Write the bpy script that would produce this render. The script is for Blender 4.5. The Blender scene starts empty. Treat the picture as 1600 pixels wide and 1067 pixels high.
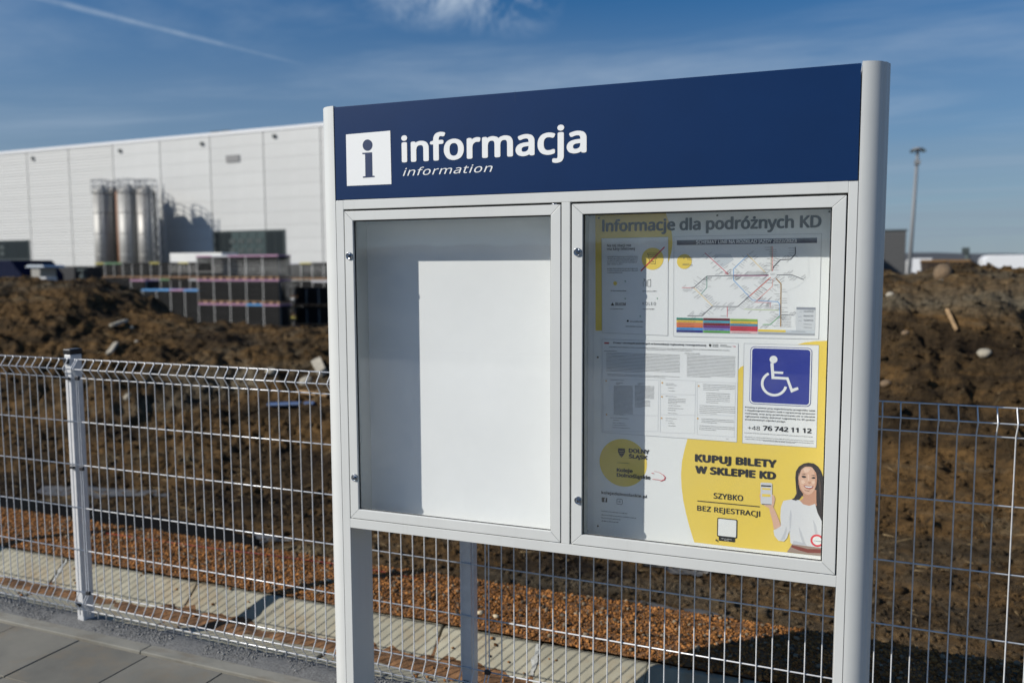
import bpy, bmesh, math, random
import numpy as np
from mathutils import Vector, Matrix
random.seed(7)
rng = np.random.default_rng(11)
S = bpy.context.scene
COL = S.collection

# ------------------------------------------------------------------ camera
EYE = 1.636
F, YAW, PITCH, ROLL = 1296.127, 0.389728, 0.0883676, -0.004152      # focal length in pixels of a 1600 px wide frame
fw = np.array([-math.sin(YAW)*math.cos(PITCH), math.cos(YAW)*math.cos(PITCH), -math.sin(PITCH)])
rt0 = np.array([math.cos(YAW), math.sin(YAW), 0.0]); up0 = np.cross(rt0, fw)
RT = rt0*math.cos(ROLL)+up0*math.sin(ROLL); UP = -rt0*math.sin(ROLL)+up0*math.cos(ROLL)
cam_d = bpy.data.cameras.new('camera'); cam = bpy.data.objects.new('camera', cam_d); COL.objects.link(cam)
M = Matrix(((RT[0], UP[0], -fw[0], 0), (RT[1], UP[1], -fw[1], 0), (RT[2], UP[2], -fw[2], EYE), (0, 0, 0, 1)))
cam.matrix_world = M
cam_d.sensor_width = 36; cam_d.lens = F/1600*36
cam_d.clip_start = 0.05; cam_d.clip_end = 9000
cam_d.dof.use_dof = True; cam_d.dof.focus_distance = 2.45; cam_d.dof.aperture_fstop = 2.3
S.camera = cam

# ------------------------------------------------------------------ light
SUN = Vector((1.12, 1.0, -0.915)).normalized()                   # the way the light travels
elev = math.asin(-SUN.z); azim = math.atan2(-SUN.x, -SUN.y)      # azimuth from +Y towards +X
sd = bpy.data.lights.new('sun', 'SUN'); sd.energy = 4.9; sd.angle = math.radians(0.5); sd.color = (1.0, 0.955, 0.88)
so = bpy.data.objects.new('sun', sd); COL.objects.link(so)
so.rotation_euler = SUN.to_track_quat('-Z', 'Y').to_euler(); so.location = (-20, -20, 30)
S.view_settings.view_transform = 'Standard'; S.view_settings.look = 'None'
S.view_settings.exposure = 0.0; S.view_settings.gamma = 1.0; S.view_settings.use_curve_mapping = False

W = bpy.data.worlds.new('World'); S.world = W; W.use_nodes = True
def world():
    nt = W.node_tree; nt.nodes.clear(); N = nt.nodes.new; Lk = nt.links.new
    out = N('ShaderNodeOutputWorld'); bg = N('ShaderNodeBackground'); Lk(bg.outputs[0], out.inputs[0])
    sky = N('ShaderNodeTexSky'); sky.sky_type = 'NISHITA'; sky.sun_disc = False
    sky.sun_elevation = elev; sky.sun_rotation = azim % (2*math.pi)
    sky.air_density = 1.0; sky.dust_density = 0.15; sky.ozone_density = 2.0; sky.altitude = 150
    bg.inputs['Strength'].default_value = 0.070
    tc = N('ShaderNodeTexCoord')
    sep = N('ShaderNodeSeparateXYZ'); Lk(tc.outputs['Generated'], sep.inputs[0])
    def math_(op, a, b=None, c=None, clamp=False):
        m = N('ShaderNodeMath'); m.operation = op; m.use_clamp = clamp
        for i, v in enumerate((a, b, c)):
            if v is None: continue
            if isinstance(v, (int, float)): m.inputs[i].default_value = v
            else: Lk(v, m.inputs[i])
        return m.outputs[0]
    hs = N('ShaderNodeHueSaturation'); hs.inputs['Saturation'].default_value = 1.34; hs.inputs['Value'].default_value = 0.95; tn = N('ShaderNodeVectorMath'); tn.operation = 'MULTIPLY'; tn.inputs[1].default_value = (0.78, 0.925, 1.11); Lk(sky.outputs[0], tn.inputs[0]); Lk(tn.outputs[0], hs.inputs['Color'])
    zc = math_('MAXIMUM', sep.outputs['Z'], 0.03)
    u = math_('DIVIDE', sep.outputs['X'], zc); v = math_('DIVIDE', sep.outputs['Y'], zc)
    # cirrus: cloud layer seen on a flat ceiling, streaks drawn out along one bearing
    cmb = N('ShaderNodeCombineXYZ'); Lk(u, cmb.inputs[0]); Lk(v, cmb.inputs[1])
    mp = N('ShaderNodeMapping'); mp.inputs['Rotation'].default_value = (0, 0, math.radians(-38)); mp.inputs['Scale'].default_value = (0.42, 0.95, 1)
    Lk(cmb.outputs[0], mp.inputs['Vector'])
    n1 = N('ShaderNodeTexNoise'); n1.inputs['Scale'].default_value = 0.62; n1.inputs['Detail'].default_value = 7; n1.inputs['Roughness'].default_value = 0.58; n1.inputs['Distortion'].default_value = 0.5
    Lk(mp.outputs[0], n1.inputs['Vector'])
    r1 = N('ShaderNodeMapRange'); r1.inputs['From Min'].default_value = 0.40; r1.inputs['From Max'].default_value = 0.78; r1.interpolation_type = 'SMOOTHSTEP'
    Lk(n1.outputs['Fac'], r1.inputs['Value'])
    lowf = N('ShaderNodeMapRange'); lowf.inputs['From Min'].default_value = 0.05; lowf.inputs['From Max'].default_value = 0.24; lowf.inputs['To Min'].default_value = .12; lowf.interpolation_type = 'SMOOTHSTEP'; Lk(sep.outputs['Z'], lowf.inputs['Value'])
    c1 = math_('MULTIPLY', math_('MULTIPLY', r1.outputs[0], 0.68), lowf.outputs[0])
    # soft veil that thickens towards the horizon
    n2 = N('ShaderNodeTexNoise'); n2.inputs['Scale'].default_value = 0.30; n2.inputs['Detail'].default_value = 4
    Lk(mp.outputs[0], n2.inputs['Vector'])
    veil = N('ShaderNodeMapRange'); veil.inputs['From Min'].default_value = 0.34; veil.inputs['From Max'].default_value = 0.04
    veil.inputs['To Min'].default_value = 0.0; veil.inputs['To Max'].default_value = 0.88; Lk(sep.outputs['Z'], veil.inputs['Value'])
    vn = N('ShaderNodeMapRange'); vn.inputs['From Min'].default_value = 0.25; vn.inputs['From Max'].default_value = 0.55; vn.inputs['To Min'].default_value = 0.72; Lk(n2.outputs['Fac'], vn.inputs['Value'])
    veil2 = math_('MULTIPLY', veil.outputs[0], vn.outputs[0])
    fac = c1
    lowm = N('ShaderNodeMixRGB'); Lk(veil2, lowm.inputs['Fac']); Lk(hs.outputs[0], lowm.inputs['Color1']); lowm.inputs['Color2'].default_value = (3.6, 4.6, 5.8, 1)
    # contrail: a thin great-circle arc
    def ray(px, py):
        d = fw + (px-800)/F*RT - (py-533.5)/F*UP; return Vector(d/np.linalg.norm(d))
    a, b = ray(40, -8), ray(500, 108); nrm = a.cross(b).normalized(); mid = ((a+b)/2).normalized()
    def dot(vec):
        vm = N('ShaderNodeVectorMath'); vm.operation = 'DOT_PRODUCT'; vm.inputs[1].default_value = vec
        Lk(tc.outputs['Generated'], vm.inputs[0]); return vm.outputs['Value']
    along = (b-a).normalized()
    dist = math_('ABSOLUTE', dot(nrm)); al = dot(along)
    a0 = a.dot(along); b0 = b.dot(along)
    wid = N('ShaderNodeMapRange'); wid.inputs['From Min'].default_value = a0; wid.inputs['From Max'].default_value = b0
    wid.inputs['To Min'].default_value = 0.0050; wid.inputs['To Max'].default_value = 0.0028; Lk(al, wid.inputs['Value'])
    core = math_('SUBTRACT', 1.0, math_('DIVIDE', dist, wid.outputs[0]), clamp=True)
    fade = N('ShaderNodeMapRange'); fade.inputs['From Min'].default_value = b0; fade.inputs['From Max'].default_value = b0-0.16; Lk(al, fade.inputs['Value'])
    front = math_('GREATER_THAN', dot(mid), 0.0)
    n3 = N('ShaderNodeTexNoise'); n3.inputs['Scale'].default_value = 40; n3.inputs['Detail'].default_value = 3; Lk(tc.outputs['Generated'], n3.inputs['Vector'])
    # a brighter tuft of cirrus high up
    t1 = math_('SUBTRACT', 1.0, math_('DIVIDE', math_('ABSOLUTE', dot(ray(800, 0).cross(ray(640, -14)).normalized())), 0.045), clamp=True)
    t2 = N('ShaderNodeMapRange'); t2.inputs['From Min'].default_value = math.cos(math.radians(7)); t2.inputs['From Max'].default_value = 1.0; Lk(dot(ray(715, -4)), t2.inputs['Value'])
    n4 = N('ShaderNodeTexNoise'); n4.inputs['Scale'].default_value = 14; n4.inputs['Detail'].default_value = 7; n4.inputs['Roughness'].default_value = .65; n4.inputs['Distortion'].default_value = 1.2; Lk(tc.outputs['Generated'], n4.inputs['Vector'])
    n4r = N('ShaderNodeMapRange'); n4r.inputs['From Min'].default_value = .42; n4r.inputs['From Max'].default_value = .68; Lk(n4.outputs['Fac'], n4r.inputs['Value'])
    fac = math_('MAXIMUM', fac, math_('MULTIPLY', math_('MULTIPLY', t1, t2.outputs[0]), math_('MULTIPLY', n4r.outputs[0], 1.1)))
    trail = math_('MULTIPLY', math_('MULTIPLY', core, fade.outputs[0]), math_('MULTIPLY', front, math_('MULTIPLY', n3.outputs['Fac'], 0.95)))
    fac = math_('MAXIMUM', fac, trail)
    mix = N('ShaderNodeMixRGB'); Lk(fac, mix.inputs['Fac']); Lk(lowm.outputs[0], mix.inputs['Color1'])
    mix.inputs['Color2'].default_value = (5.8, 7.2, 9.0, 1)
    Lk(mix.outputs[0], bg.inputs['Color'])
world()

# ------------------------------------------------------------------ helpers
def at(px, py, Y):            # where the line of sight through a point of the photograph meets the vertical plane Y
    d = fw + (px-800)/F*RT - (py-533.5)/F*UP; d = d*(Y/d[1]); return Vector((d[0], d[1], d[2]+EYE))
def at_z(px, py, z):
    d = fw + (px-800)/F*RT - (py-533.5)/F*UP; d = d*((z-EYE)/d[2]); return Vector((d[0], d[1], z))

def link(o, parent=None):
    COL.objects.link(o)
    if parent: o.parent = parent
    return o
def tag(o, label=None, cat=None, group=None, kind=None):
    if label: o['label'] = label
    if cat: o['category'] = cat
    if group: o['group'] = group
    if kind: o['kind'] = kind
    return o
def empty(name, loc, rz=0):
    o = bpy.data.objects.new(name, None); o.location = loc; o.rotation_euler = (0, 0, rz); o.empty_display_size = 0.1
    return link(o)
class MB:
    def __init__(s): s.bm = bmesh.new()
    def poly(s, pts, mi=0):
        f = s.bm.faces.new([s.bm.verts.new(p) for p in pts]); f.material_index = mi; return f
    def box(s, x0, x1, y0, y1, z0, z1, mi=0):
        v = [s.bm.verts.new(p) for p in ((x0,y0,z0),(x1,y0,z0),(x1,y1,z0),(x0,y1,z0),(x0,y0,z1),(x1,y0,z1),(x1,y1,z1),(x0,y1,z1))]
        for i in ((0,3,2,1),(4,5,6,7),(0,1,5,4),(1,2,6,5),(2,3,7,6),(3,0,4,7)):
            s.bm.faces.new([v[k] for k in i]).material_index = mi
        return s
    def prism(s, pts, vec, mi=0):      # polygon swept along vec
        vec = Vector(vec); a = [s.bm.verts.new(p) for p in pts]; b = [s.bm.verts.new(Vector(p)+vec) for p in pts]
        n = len(pts)
        fs = [s.bm.faces.new(a[::-1]), s.bm.faces.new(b)]
        for i in range(n): fs.append(s.bm.faces.new((a[i], a[(i+1) % n], b[(i+1) % n], b[i])))
        for f in fs: f.material_index = mi
        return s
    def tube(s, pts, r, n=6, mi=0, cap=True):
        pts = [Vector(p) for p in pts]; rings = []
        rr = r if isinstance(r, (list, tuple)) else [r]*len(pts)
        for i, p in enumerate(pts):
            t = ((pts[i]-pts[i-1]).normalized() if i else Vector()) + ((pts[i+1]-pts[i]).normalized() if i < len(pts)-1 else Vector())
            t.normalize(); a = t.cross(Vector((0.137, 0.211, 0.967)) if abs(t.z) < 0.95 else Vector((1, 0, 0))).normalized(); b = t.cross(a)
            rings.append([s.bm.verts.new(p+rr[i]*(math.cos(2*math.pi*k/n)*a+math.sin(2*math.pi*k/n)*b)) for k in range(n)])
        for i in range(len(rings)-1):
            for k in range(n):
                f = s.bm.faces.new((rings[i][k], rings[i][(k+1) % n], rings[i+1][(k+1) % n], rings[i+1][k])); f.smooth = True; f.material_index = mi
        if cap:
            s.bm.faces.new(rings[0]).material_index = mi; s.bm.faces.new(rings[-1][::-1]).material_index = mi
        return s
    def lathe(s, prof, c=(0, 0, 0), n=24, mi=0, axis='z', smooth=True):     # prof: (r, h)
        rings = []
        for r, h in prof:
            ring = []
            for k in range(n):
                a = 2*math.pi*k/n
                p = (r*math.cos(a), r*math.sin(a), h) if axis == 'z' else (r*math.cos(a), h, r*math.sin(a))
                ring.append(s.bm.verts.new(Vector(c)+Vector(p)))
            rings.append(ring)
        for i in range(len(rings)-1):
            for k in range(n):
                f = s.bm.faces.new((rings[i][k], rings[i][(k+1) % n], rings[i+1][(k+1) % n], rings[i+1][k])); f.smooth = smooth; f.material_index = mi
        s.bm.faces.new(rings[0][::-1]).material_index = mi; s.bm.faces.new(rings[-1]).material_index = mi
        return s
    def mesh(s, name, mats, fix=True):
        if fix: bmesh.ops.recalc_face_normals(s.bm, faces=s.bm.faces)
        me = bpy.data.meshes.new(name); s.bm.to_mesh(me); s.bm.free()
        for m in (mats if isinstance(mats, (list, tuple)) else [mats]): me.materials.append(m)
        return me
    def build(s, name, mats, parent=None, bevel=0, loc=None, fix=True):
        o = bpy.data.objects.new(name, s.mesh(name, mats, fix))
        if loc is not None: o.location = loc
        if bevel:
            b = o.modifiers.new('bevel', 'BEVEL'); b.width = bevel; b.segments = 2; b.limit_method = 'ANGLE'
        return link(o, parent)
def put(name, me, parent=None, loc=(0, 0, 0), rz=0):
    o = bpy.data.objects.new(name, me); o.location = loc; o.rotation_euler = (0, 0, rz); return link(o, parent)
def copy_tree(o, parent=None):
    c = o.copy(); COL.objects.link(c); c.parent = parent
    for ch in o.children: copy_tree(ch, c)
    return c
def np_mesh(name, V, Fc, mats, smooth=False):
    me = bpy.data.meshes.new(name); V = np.asarray(V, np.float32); Fc = np.asarray(Fc, np.int32); k = Fc.shape[1]
    me.vertices.add(len(V)); me.vertices.foreach_set('co', V.ravel())
    me.loops.add(Fc.size); me.loops.foreach_set('vertex_index', Fc.ravel())
    me.polygons.add(len(Fc)); me.polygons.foreach_set('loop_start', np.arange(0, Fc.size, k, dtype=np.int32))
    me.polygons.foreach_set('loop_total', np.full(len(Fc), k, np.int32))
    if smooth: me.polygons.foreach_set('use_smooth', np.ones(len(Fc), bool))
    me.update(calc_edges=True); me.validate()
    for m in mats: me.materials.append(m)
    return me

# ---- materials
def mat(name, col, rough=0.5, metal=0.0, noise=None, bump=None, spec=0.5, coat=0, island=None, col2=None, world_=False, stain=None):
    """noise = (scale, amount, detail); col2 = second colour of the noise; bump = (scale, strength, distance); island = spread of brightness from piece to piece"""
    m = bpy.data.materials.new(name); m.use_nodes = True; nt = m.node_tree; N = nt.nodes.new; Lk = nt.links.new
    p = nt.nodes['Principled BSDF']
    p.inputs['Base Color'].default_value = (*col, 1); p.inputs['Roughness'].default_value = rough; p.inputs['Metallic'].default_value = metal
    p.inputs['Specular IOR Level'].default_value = spec
    if coat: p.inputs['Coat Weight'].default_value = coat; p.inputs['Coat Roughness'].default_value = 0.05
    tc = N('ShaderNodeTexCoord'); src = None; co = tc.outputs['Object']
    if world_: co = N('ShaderNodeNewGeometry').outputs['Position']
    if noise:
        n = N('ShaderNodeTexNoise'); n.inputs['Scale'].default_value = noise[0]; n.inputs['Detail'].default_value = noise[2] if len(noise) > 2 else 5
        n.inputs['Roughness'].default_value = 0.6; Lk(co, n.inputs['Vector'])
        r = N('ShaderNodeValToRGB'); Lk(n.outputs['Fac'], r.inputs[0])
        c2 = col2 or tuple(c*(1+noise[1]) for c in col); c1 = col if col2 else tuple(c*(1-noise[1]) for c in col)
        r.color_ramp.elements[0].position = 0.35; r.color_ramp.elements[0].color = (*c1, 1)
        r.color_ramp.elements[1].position = 0.66; r.color_ramp.elements[1].color = (*c2, 1)
        src = r.outputs[0]
    if island:
        g = N('ShaderNodeNewGeometry'); oi = N('ShaderNodeObjectInfo')
        ad = N('ShaderNodeMath'); ad.operation = 'ADD'; Lk(g.outputs['Random Per Island'], ad.inputs[0]); Lk(oi.outputs['Random'], ad.inputs[1])
        fr = N('ShaderNodeMath'); fr.operation = 'FRACT'; Lk(ad.outputs[0], fr.inputs[0])
        mr = N('ShaderNodeMapRange'); mr.inputs['To Min'].default_value = 1-island; mr.inputs['To Max'].default_value = 1+island; Lk(fr.outputs[0], mr.inputs['Value'])
        vm = N('ShaderNodeVectorMath'); vm.operation = 'SCALE'; Lk(mr.outputs[0], vm.inputs['Scale'])
        if src: Lk(src, vm.inputs[0])
        else: vm.inputs[0].default_value = col
        src = vm.outputs[0]
    if stain:        # (scale xyz, colour, low, high, most): dirt or runs with a shape of their own
        mp = N('ShaderNodeMapping'); mp.inputs['Scale'].default_value = stain[0]; Lk(co, mp.inputs[0])
        n = N('ShaderNodeTexNoise'); n.inputs['Scale'].default_value = 1; n.inputs['Detail'].default_value = 8; n.inputs['Roughness'].default_value = .68; Lk(mp.outputs[0], n.inputs['Vector'])
        mr = N('ShaderNodeMapRange'); mr.inputs['From Min'].default_value = stain[2]; mr.inputs['From Max'].default_value = stain[3]; mr.inputs['To Max'].default_value = stain[4]; Lk(n.outputs['Fac'], mr.inputs['Value'])
        mx = N('ShaderNodeMixRGB'); Lk(mr.outputs[0], mx.inputs[0]); mx.inputs[2].default_value = (*stain[1], 1)
        if src: Lk(src, mx.inputs[1])
        else: mx.inputs[1].default_value = (*col, 1)
        src = mx.outputs[0]
    if src: Lk(src, p.inputs['Base Color'])
    if bump:
        n = N('ShaderNodeTexNoise'); n.inputs['Scale'].default_value = bump[0]; n.inputs['Detail'].default_value = 6; n.inputs['Roughness'].default_value = 0.65; Lk(tc.outputs['Object'], n.inputs['Vector'])
        b = N('ShaderNodeBump'); b.inputs['Strength'].default_value = bump[1]; b.inputs['Distance'].default_value = bump[2]; Lk(n.outputs['Fac'], b.inputs['Height']); Lk(b.outputs[0], p.inputs['Normal'])
    return m
paint = mat('white_paint', (0.61, 0.62, 0.60), 0.34, stain=((34, 34, 1.6), (.44, .43, .39), .55, .85, .32), noise=(2.2, 0.045, 9), bump=(900, 0.06, 0.0004))
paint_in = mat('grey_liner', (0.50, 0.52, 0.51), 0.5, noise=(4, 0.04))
blue_board = mat('blue_foil', (0.0022, 0.0205, 0.084), 0.28, noise=(5, 0.05), bump=(6, 0.05, 0.004), spec=0.5)
white_foil = mat('white_foil', (0.80, 0.81, 0.80), 0.4)
rubber_gap_black = mat('rubber_gap_black', (0.015, 0.015, 0.016), 0.6)
chrome = mat('chrome', (0.42, 0.44, 0.47), 0.18, 1.0)
dark_hole = mat('socket', (0.02, 0.02, 0.02), 0.5)
back_white = mat('backing_board', (0.88, 0.885, 0.88), 0.55, noise=(2.5, 0.02))
galv = mat('galvanised_paint', (0.66, 0.66, 0.66), 0.35, 0.15, noise=(25, 0.06), bump=(300, 0.1, 0.001))
wire_m = mat('wire_coating', (0.66, 0.67, 0.68), 0.33, 0.25, noise=(60, 0.08))
black_plastic = mat('black_plastic', (0.012, 0.012, 0.013), 0.35)
glass = bpy.data.materials.new('glass'); glass.use_nodes = True
def _g():
    nt = glass.node_tree; nt.nodes.clear(); N = nt.nodes.new; Lk = nt.links.new
    o = N('ShaderNodeOutputMaterial'); m = N('ShaderNodeMixShader'); t = N('ShaderNodeBsdfTransparent'); g = N('ShaderNodeBsdfGlossy'); ge = N('ShaderNodeNewGeometry')
    def mth(op, a, b=None):
        q = N('ShaderNodeMath'); q.operation = op
        for i, v in enumerate((a, b)):
            if v is None: continue
            if isinstance(v, (int, float)): q.inputs[i].default_value = v
            else: Lk(v, q.inputs[i])
        return q.outputs[0]
    dp = N('ShaderNodeVectorMath'); dp.operation = 'DOT_PRODUCT'; Lk(ge.outputs['Incoming'], dp.inputs[0]); Lk(ge.outputs['Normal'], dp.inputs[1])
    fr = mth('ADD', 0.06, mth('MULTIPLY', 0.95, mth('POWER', mth('SUBTRACT', 1.0, mth('ABSOLUTE', dp.outputs['Value'])), 5.0)))
    t.inputs[0].default_value = (0.985, 0.99, 0.988, 1); g.inputs['Roughness'].default_value = 0.0; g.inputs['Color'].default_value = (0.95, 0.97, 1.0, 1)
    Lk(fr, m.inputs[0]); Lk(t.outputs[0], m.inputs[1]); Lk(g.outputs[0], m.inputs[2]); df = N('ShaderNodeBsdfDiffuse'); df.inputs[0].default_value = (.75, .77, .78, 1); m2 = N('ShaderNodeMixShader'); tc = N('ShaderNodeTexCoord')
    nz = N('ShaderNodeTexNoise'); nz.inputs['Scale'].default_value = 3.5; nz.inputs['Detail'].default_value = 8; nz.inputs['Roughness'].default_value = .7; Lk(tc.outputs['Object'], nz.inputs['Vector'])
    mr = N('ShaderNodeMapRange'); mr.inputs['From Min'].default_value = .35; mr.inputs['From Max'].default_value = .75; mr.inputs['To Max'].default_value = .03; Lk(nz.outputs['Fac'], mr.inputs['Value'])
    Lk(mr.outputs[0], m2.inputs[0]); Lk(m.outputs[0], m2.inputs[1]); Lk(df.outputs[0], m2.inputs[2]); Lk(m2.outputs[0], o.inputs[0])
_g()

# ---- noise on arrays
def vnoise(x, y, seed=0):
    xi = np.floor(x).astype(np.int64); yi = np.floor(y).astype(np.int64); fx = x-xi; fy = y-yi
    fx = fx*fx*(3-2*fx); fy = fy*fy*(3-2*fy)
    def h(a, b):
        n = (a*374761393 + b*668265263 + seed*1442695041) & 0x7fffffff; n = ((n ^ (n >> 13))*1274126177) & 0x7fffffff
        return ((n ^ (n >> 16)) & 0xffff)/65535.0
    return (h(xi, yi)*(1-fx)+h(xi+1, yi)*fx)*(1-fy)+(h(xi, yi+1)*(1-fx)+h(xi+1, yi+1)*fx)*fy
def fbm(x, y, oct=4, seed=0, gain=0.5):
    s = 0; a = 1; t = 0
    for o in range(oct):
        s = s+a*(vnoise(x*2**o+o*17.3, y*2**o-o*9.1, seed+o)-0.5); t += a; a *= gain
    return s/t

# ================================================================== THE GROUND
tarmac = mat('yard_concrete', (0.09, 0.085, 0.075), 0.9, noise=(0.05, 0.3), bump=(2, 0.3, 0.05))
g = MB(); g.poly([(-4000, -3000, -1.5), (4000, -3000, -1.5), (4000, 5000, -1.5), (-4000, 5000, -1.5)])
tag(g.build('ground', tarmac), kind='structure')

# paving: tiles 0.4 m wide in rows 0.36 m deep, in front of the fence
tile_m = mat('paving_concrete', (0.120, 0.117, 0.100), 0.85, noise=(2.6, 0.3, 9), col2=(0.185, 0.175, 0.145), world_=True, stain=((3.2, 3.2, 3.2), (.20, .15, .09), .50, .74, .75), bump=(90, 0.35, 0.002), island=0.10)
kerb_m = mat('kerb_concrete', (0.17, 0.165, 0.14), 0.85, noise=(4, 0.22, 9), col2=(0.24, 0.23, 0.195), world_=True, stain=((5, 12, 5), (.13, .10, .065), .50, .72, .7), bump=(120, 0.4, 0.002), island=0.07)
joint_m = mat('joint_sand', (0.10, 0.075, 0.045), 0.95, noise=(40, 0.5), bump=(200, 0.8, 0.004))
far_pave = mat('far_paving', (0.125, 0.12, 0.11), 0.85, noise=(0.7, 0.2))
g = MB(); g.poly([(-60, -8, -0.012), (40, -8, -0.012), (40, 2.575, -0.012), (-60, 2.575, -0.012)])
pave = tag(g.build('pavement', joint_m), kind='structure')
tm = MB().box(-0.1975, 0.1975, -0.1775, 0.1775, -0.07, 0).mesh('paving_tile', tile_m)
for i in range(-10, 13):
    for j in range(5):
        o = put('paving_tile', tm, pave, (-3.13+0.2+0.4*i+random.uniform(-.0008, .0008), 2.557-0.18-0.36*j, random.uniform(-0.0015, 0.0015)))
        bv = o.modifiers.new('bevel', 'BEVEL'); bv.width = 0.002; bv.segments = 1
g = MB(); g.poly([(-60, -8, -0.004), (40, -8, -0.004), (40, 0.755, -0.004), (-60, 0.755, -0.004)])
tag(g.build('platform', far_pave), kind='structure')
km = MB().box(-0.4985, 0.4985, -0.033, 0.033, -0.2, 0).mesh('kerb_stone', kerb_m)
for i in range(-6, 6):
    o = put('kerb_stone', km, pave, (-2.79+0.5+1.0*i, 2.602, 0.004+random.uniform(-.001, .001)))
    bv = o.modifiers.new('bevel', 'BEVEL'); bv.width = 0.004; bv.segments = 2

# stones for gravel and clods
PHI = (1+5**.5)/2
ICO_V = np.array([(-1,PHI,0),(1,PHI,0),(-1,-PHI,0),(1,-PHI,0),(0,-1,PHI),(0,1,PHI),(0,-1,-PHI),(0,1,-PHI),(PHI,0,-1),(PHI,0,1),(-PHI,0,-1),(-PHI,0,1)], float)/1.902
ICO_F = np.array([(0,11,5),(0,5,1),(0,1,7),(0,7,10),(0,10,11),(1,5,9),(5,11,4),(11,10,2),(10,7,6),(7,1,8),(3,9,4),(3,4,2),(3,2,6),(3,6,8),(3,8,9),(4,9,5),(2,4,11),(6,2,10),(8,6,7),(9,8,1)])
def stones(name, P, R, mats, flat=0.75, jag=0.28):
    n = len(P); v = ICO_V[None]*(1+rng.uniform(-jag, jag, (n, 12, 1)))
    v = v*(rng.uniform(0.6, 1.3, (n, 1, 3))*np.array([1, 1, flat]))
    a = rng.uniform(0, 6.283, n); c, s_ = np.cos(a), np.sin(a)
    b = rng.uniform(-0.7, 0.7, n); cb, sb = np.cos(b), np.sin(b)
    y = v[..., 1]*cb[:, None]-v[..., 2]*sb[:, None]; z = v[..., 1]*sb[:, None]+v[..., 2]*cb[:, None]
    x = v[..., 0]*c[:, None]-y*s_[:, None]; y = v[..., 0]*s_[:, None]+y*c[:, None]
    V = (np.stack([x, y, z], -1)*R[:, None, None]+P[:, None, :]).reshape(-1, 3)
    Fc = (ICO_F[None]+(np.arange(n)*12)[:, None, None]).reshape(-1, 3)
    return link(bpy.data.objects.new(name, np_mesh(name, V, Fc, mats)))
def sheet(name, x0, x1, y0, y1, dx, dy, hf, mats, smooth=True):
    xs = np.arange(x0, x1+1e-6, dx); ys = np.arange(y0, y1+1e-6, dy); X, Y = np.meshgrid(xs, ys)
    Z = hf(X, Y); V = np.stack([X, Y, Z], -1).reshape(-1, 3); nx = len(xs); ny = len(ys)
    i = np.arange(ny-1)[:, None]*nx+np.arange(nx-1)[None]; i = i.ravel()
    return link(bpy.data.objects.new(name, np_mesh(name, V, np.stack([i, i+1, i+nx+1, i+nx], -1), mats, smooth)))

# grey fine gravel strip under the fence
grit = mat('grey_grit', (0.16, 0.16, 0.155), 0.95, noise=(120, 0.35), bump=(420, 0.9, 0.004))
grit_s = mat('grey_grit_stone', (0.20, 0.20, 0.195), 0.9, island=0.35)
def h_grit(X, Y): return -0.004+0.012*np.sin(np.clip((Y-2.635)/0.14, 0, 1)*math.pi)+0.010*fbm(X*9, Y*9, 4, 3)+0.004*fbm(X*60, Y*60, 2, 5)
tag(sheet('gravel_strip', -9, 4, 2.634, 2.80, 0.012, 0.010, h_grit, [grit]), kind='structure')
n = 15000; X = rng.uniform(-5.2, 1.2, n); Y = 2.645+0.125*rng.beta(1.4, 1.4, n)
m_ = fbm(X*3, Y*3, 3, 8) > -0.12; X, Y = X[m_], Y[m_]; R = rng.uniform(0.0012, 0.0036, len(X))*np.where(rng.uniform(size=len(X)) < .06, 1.9, 1)
o = stones('grey_gravel', np.stack([X, Y, h_grit(X, Y)+R*0.3], -1), R, [grit_s])
tag(o, 'fine grey gravel filling the strip under the wire fence', 'gravel', kind='stuff')

# concrete drainage channel: near flank, flat bottom, steeper far flank
ditch_m = mat('channel_concrete', (0.31, 0.29, 0.215), 0.85, world_=True, stain=((4, 6, 5), (.24, .16, .075), .50, .70, .65), noise=(5, 0.16, 9), bump=(160, 0.35, 0.002), island=0.06)
soil_fine = mat('brown_silt', (0.17, 0.085, 0.035), 0.95, noise=(20, 0.5), bump=(150, 0.9, 0.006))
prof = [(2.765, 0.0), (2.80, 0.0), (2.99, -0.115), (3.165, -0.125), (3.285, -0.008), (3.315, -0.006), (3.315, -0.20), (2.765, -0.20)]
g = MB(); g.poly([(-30, 2.76, -0.21), (10, 2.76, -0.21), (10, 3.33, -0.21), (-30, 3.33, -0.21)])
chan = tag(g.build('drainage_channel', soil_fine), kind='structure')
cm = MB().prism([(-0.2365, y, z) for y, z in prof], (0.473, 0, 0)).mesh('channel_slab', ditch_m)
for i in range(-14, 10):
    o = put('channel_slab', cm, chan, (-3.14+0.239+0.478*i+random.uniform(-.002, .002), random.uniform(-.004, .004), random.uniform(-.004, .002)), random.uniform(-.006, .006))
    bv = o.modifiers.new('bevel', 'BEVEL'); bv.width = 0.006; bv.segments = 2; bv.limit_method = 'ANGLE'
def h_chan(Y): return np.interp(Y, [p[0] for p in prof[:6]], [p[1] for p in prof[:6]])
mortar = mat('mortar', (0.38, 0.38, 0.35), 0.9, noise=(50, 0.2), bump=(120, 0.8, 0.004))
for i in (-2, 1, 4):        # smears of pale mortar on some joints
    g = MB(); x = -3.14+0.478*i; pts = []
    for k in range(9):
        t = k/8; y = 3.285-0.10*t; w = 0.007+0.013*random.random()*(1-abs(2*t-1)); pts.append((x+random.uniform(-.006, .006), y, w))
    z = lambda y: float(h_chan(np.array(y)))+0.004
    g.poly([(x_+w, y, z(y)) for x_, y, w in pts]+[(x_-w*0.8, y, z(y)) for x_, y, w in pts[::-1]])
    g.build('mortar_smear', mortar, chan)
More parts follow.
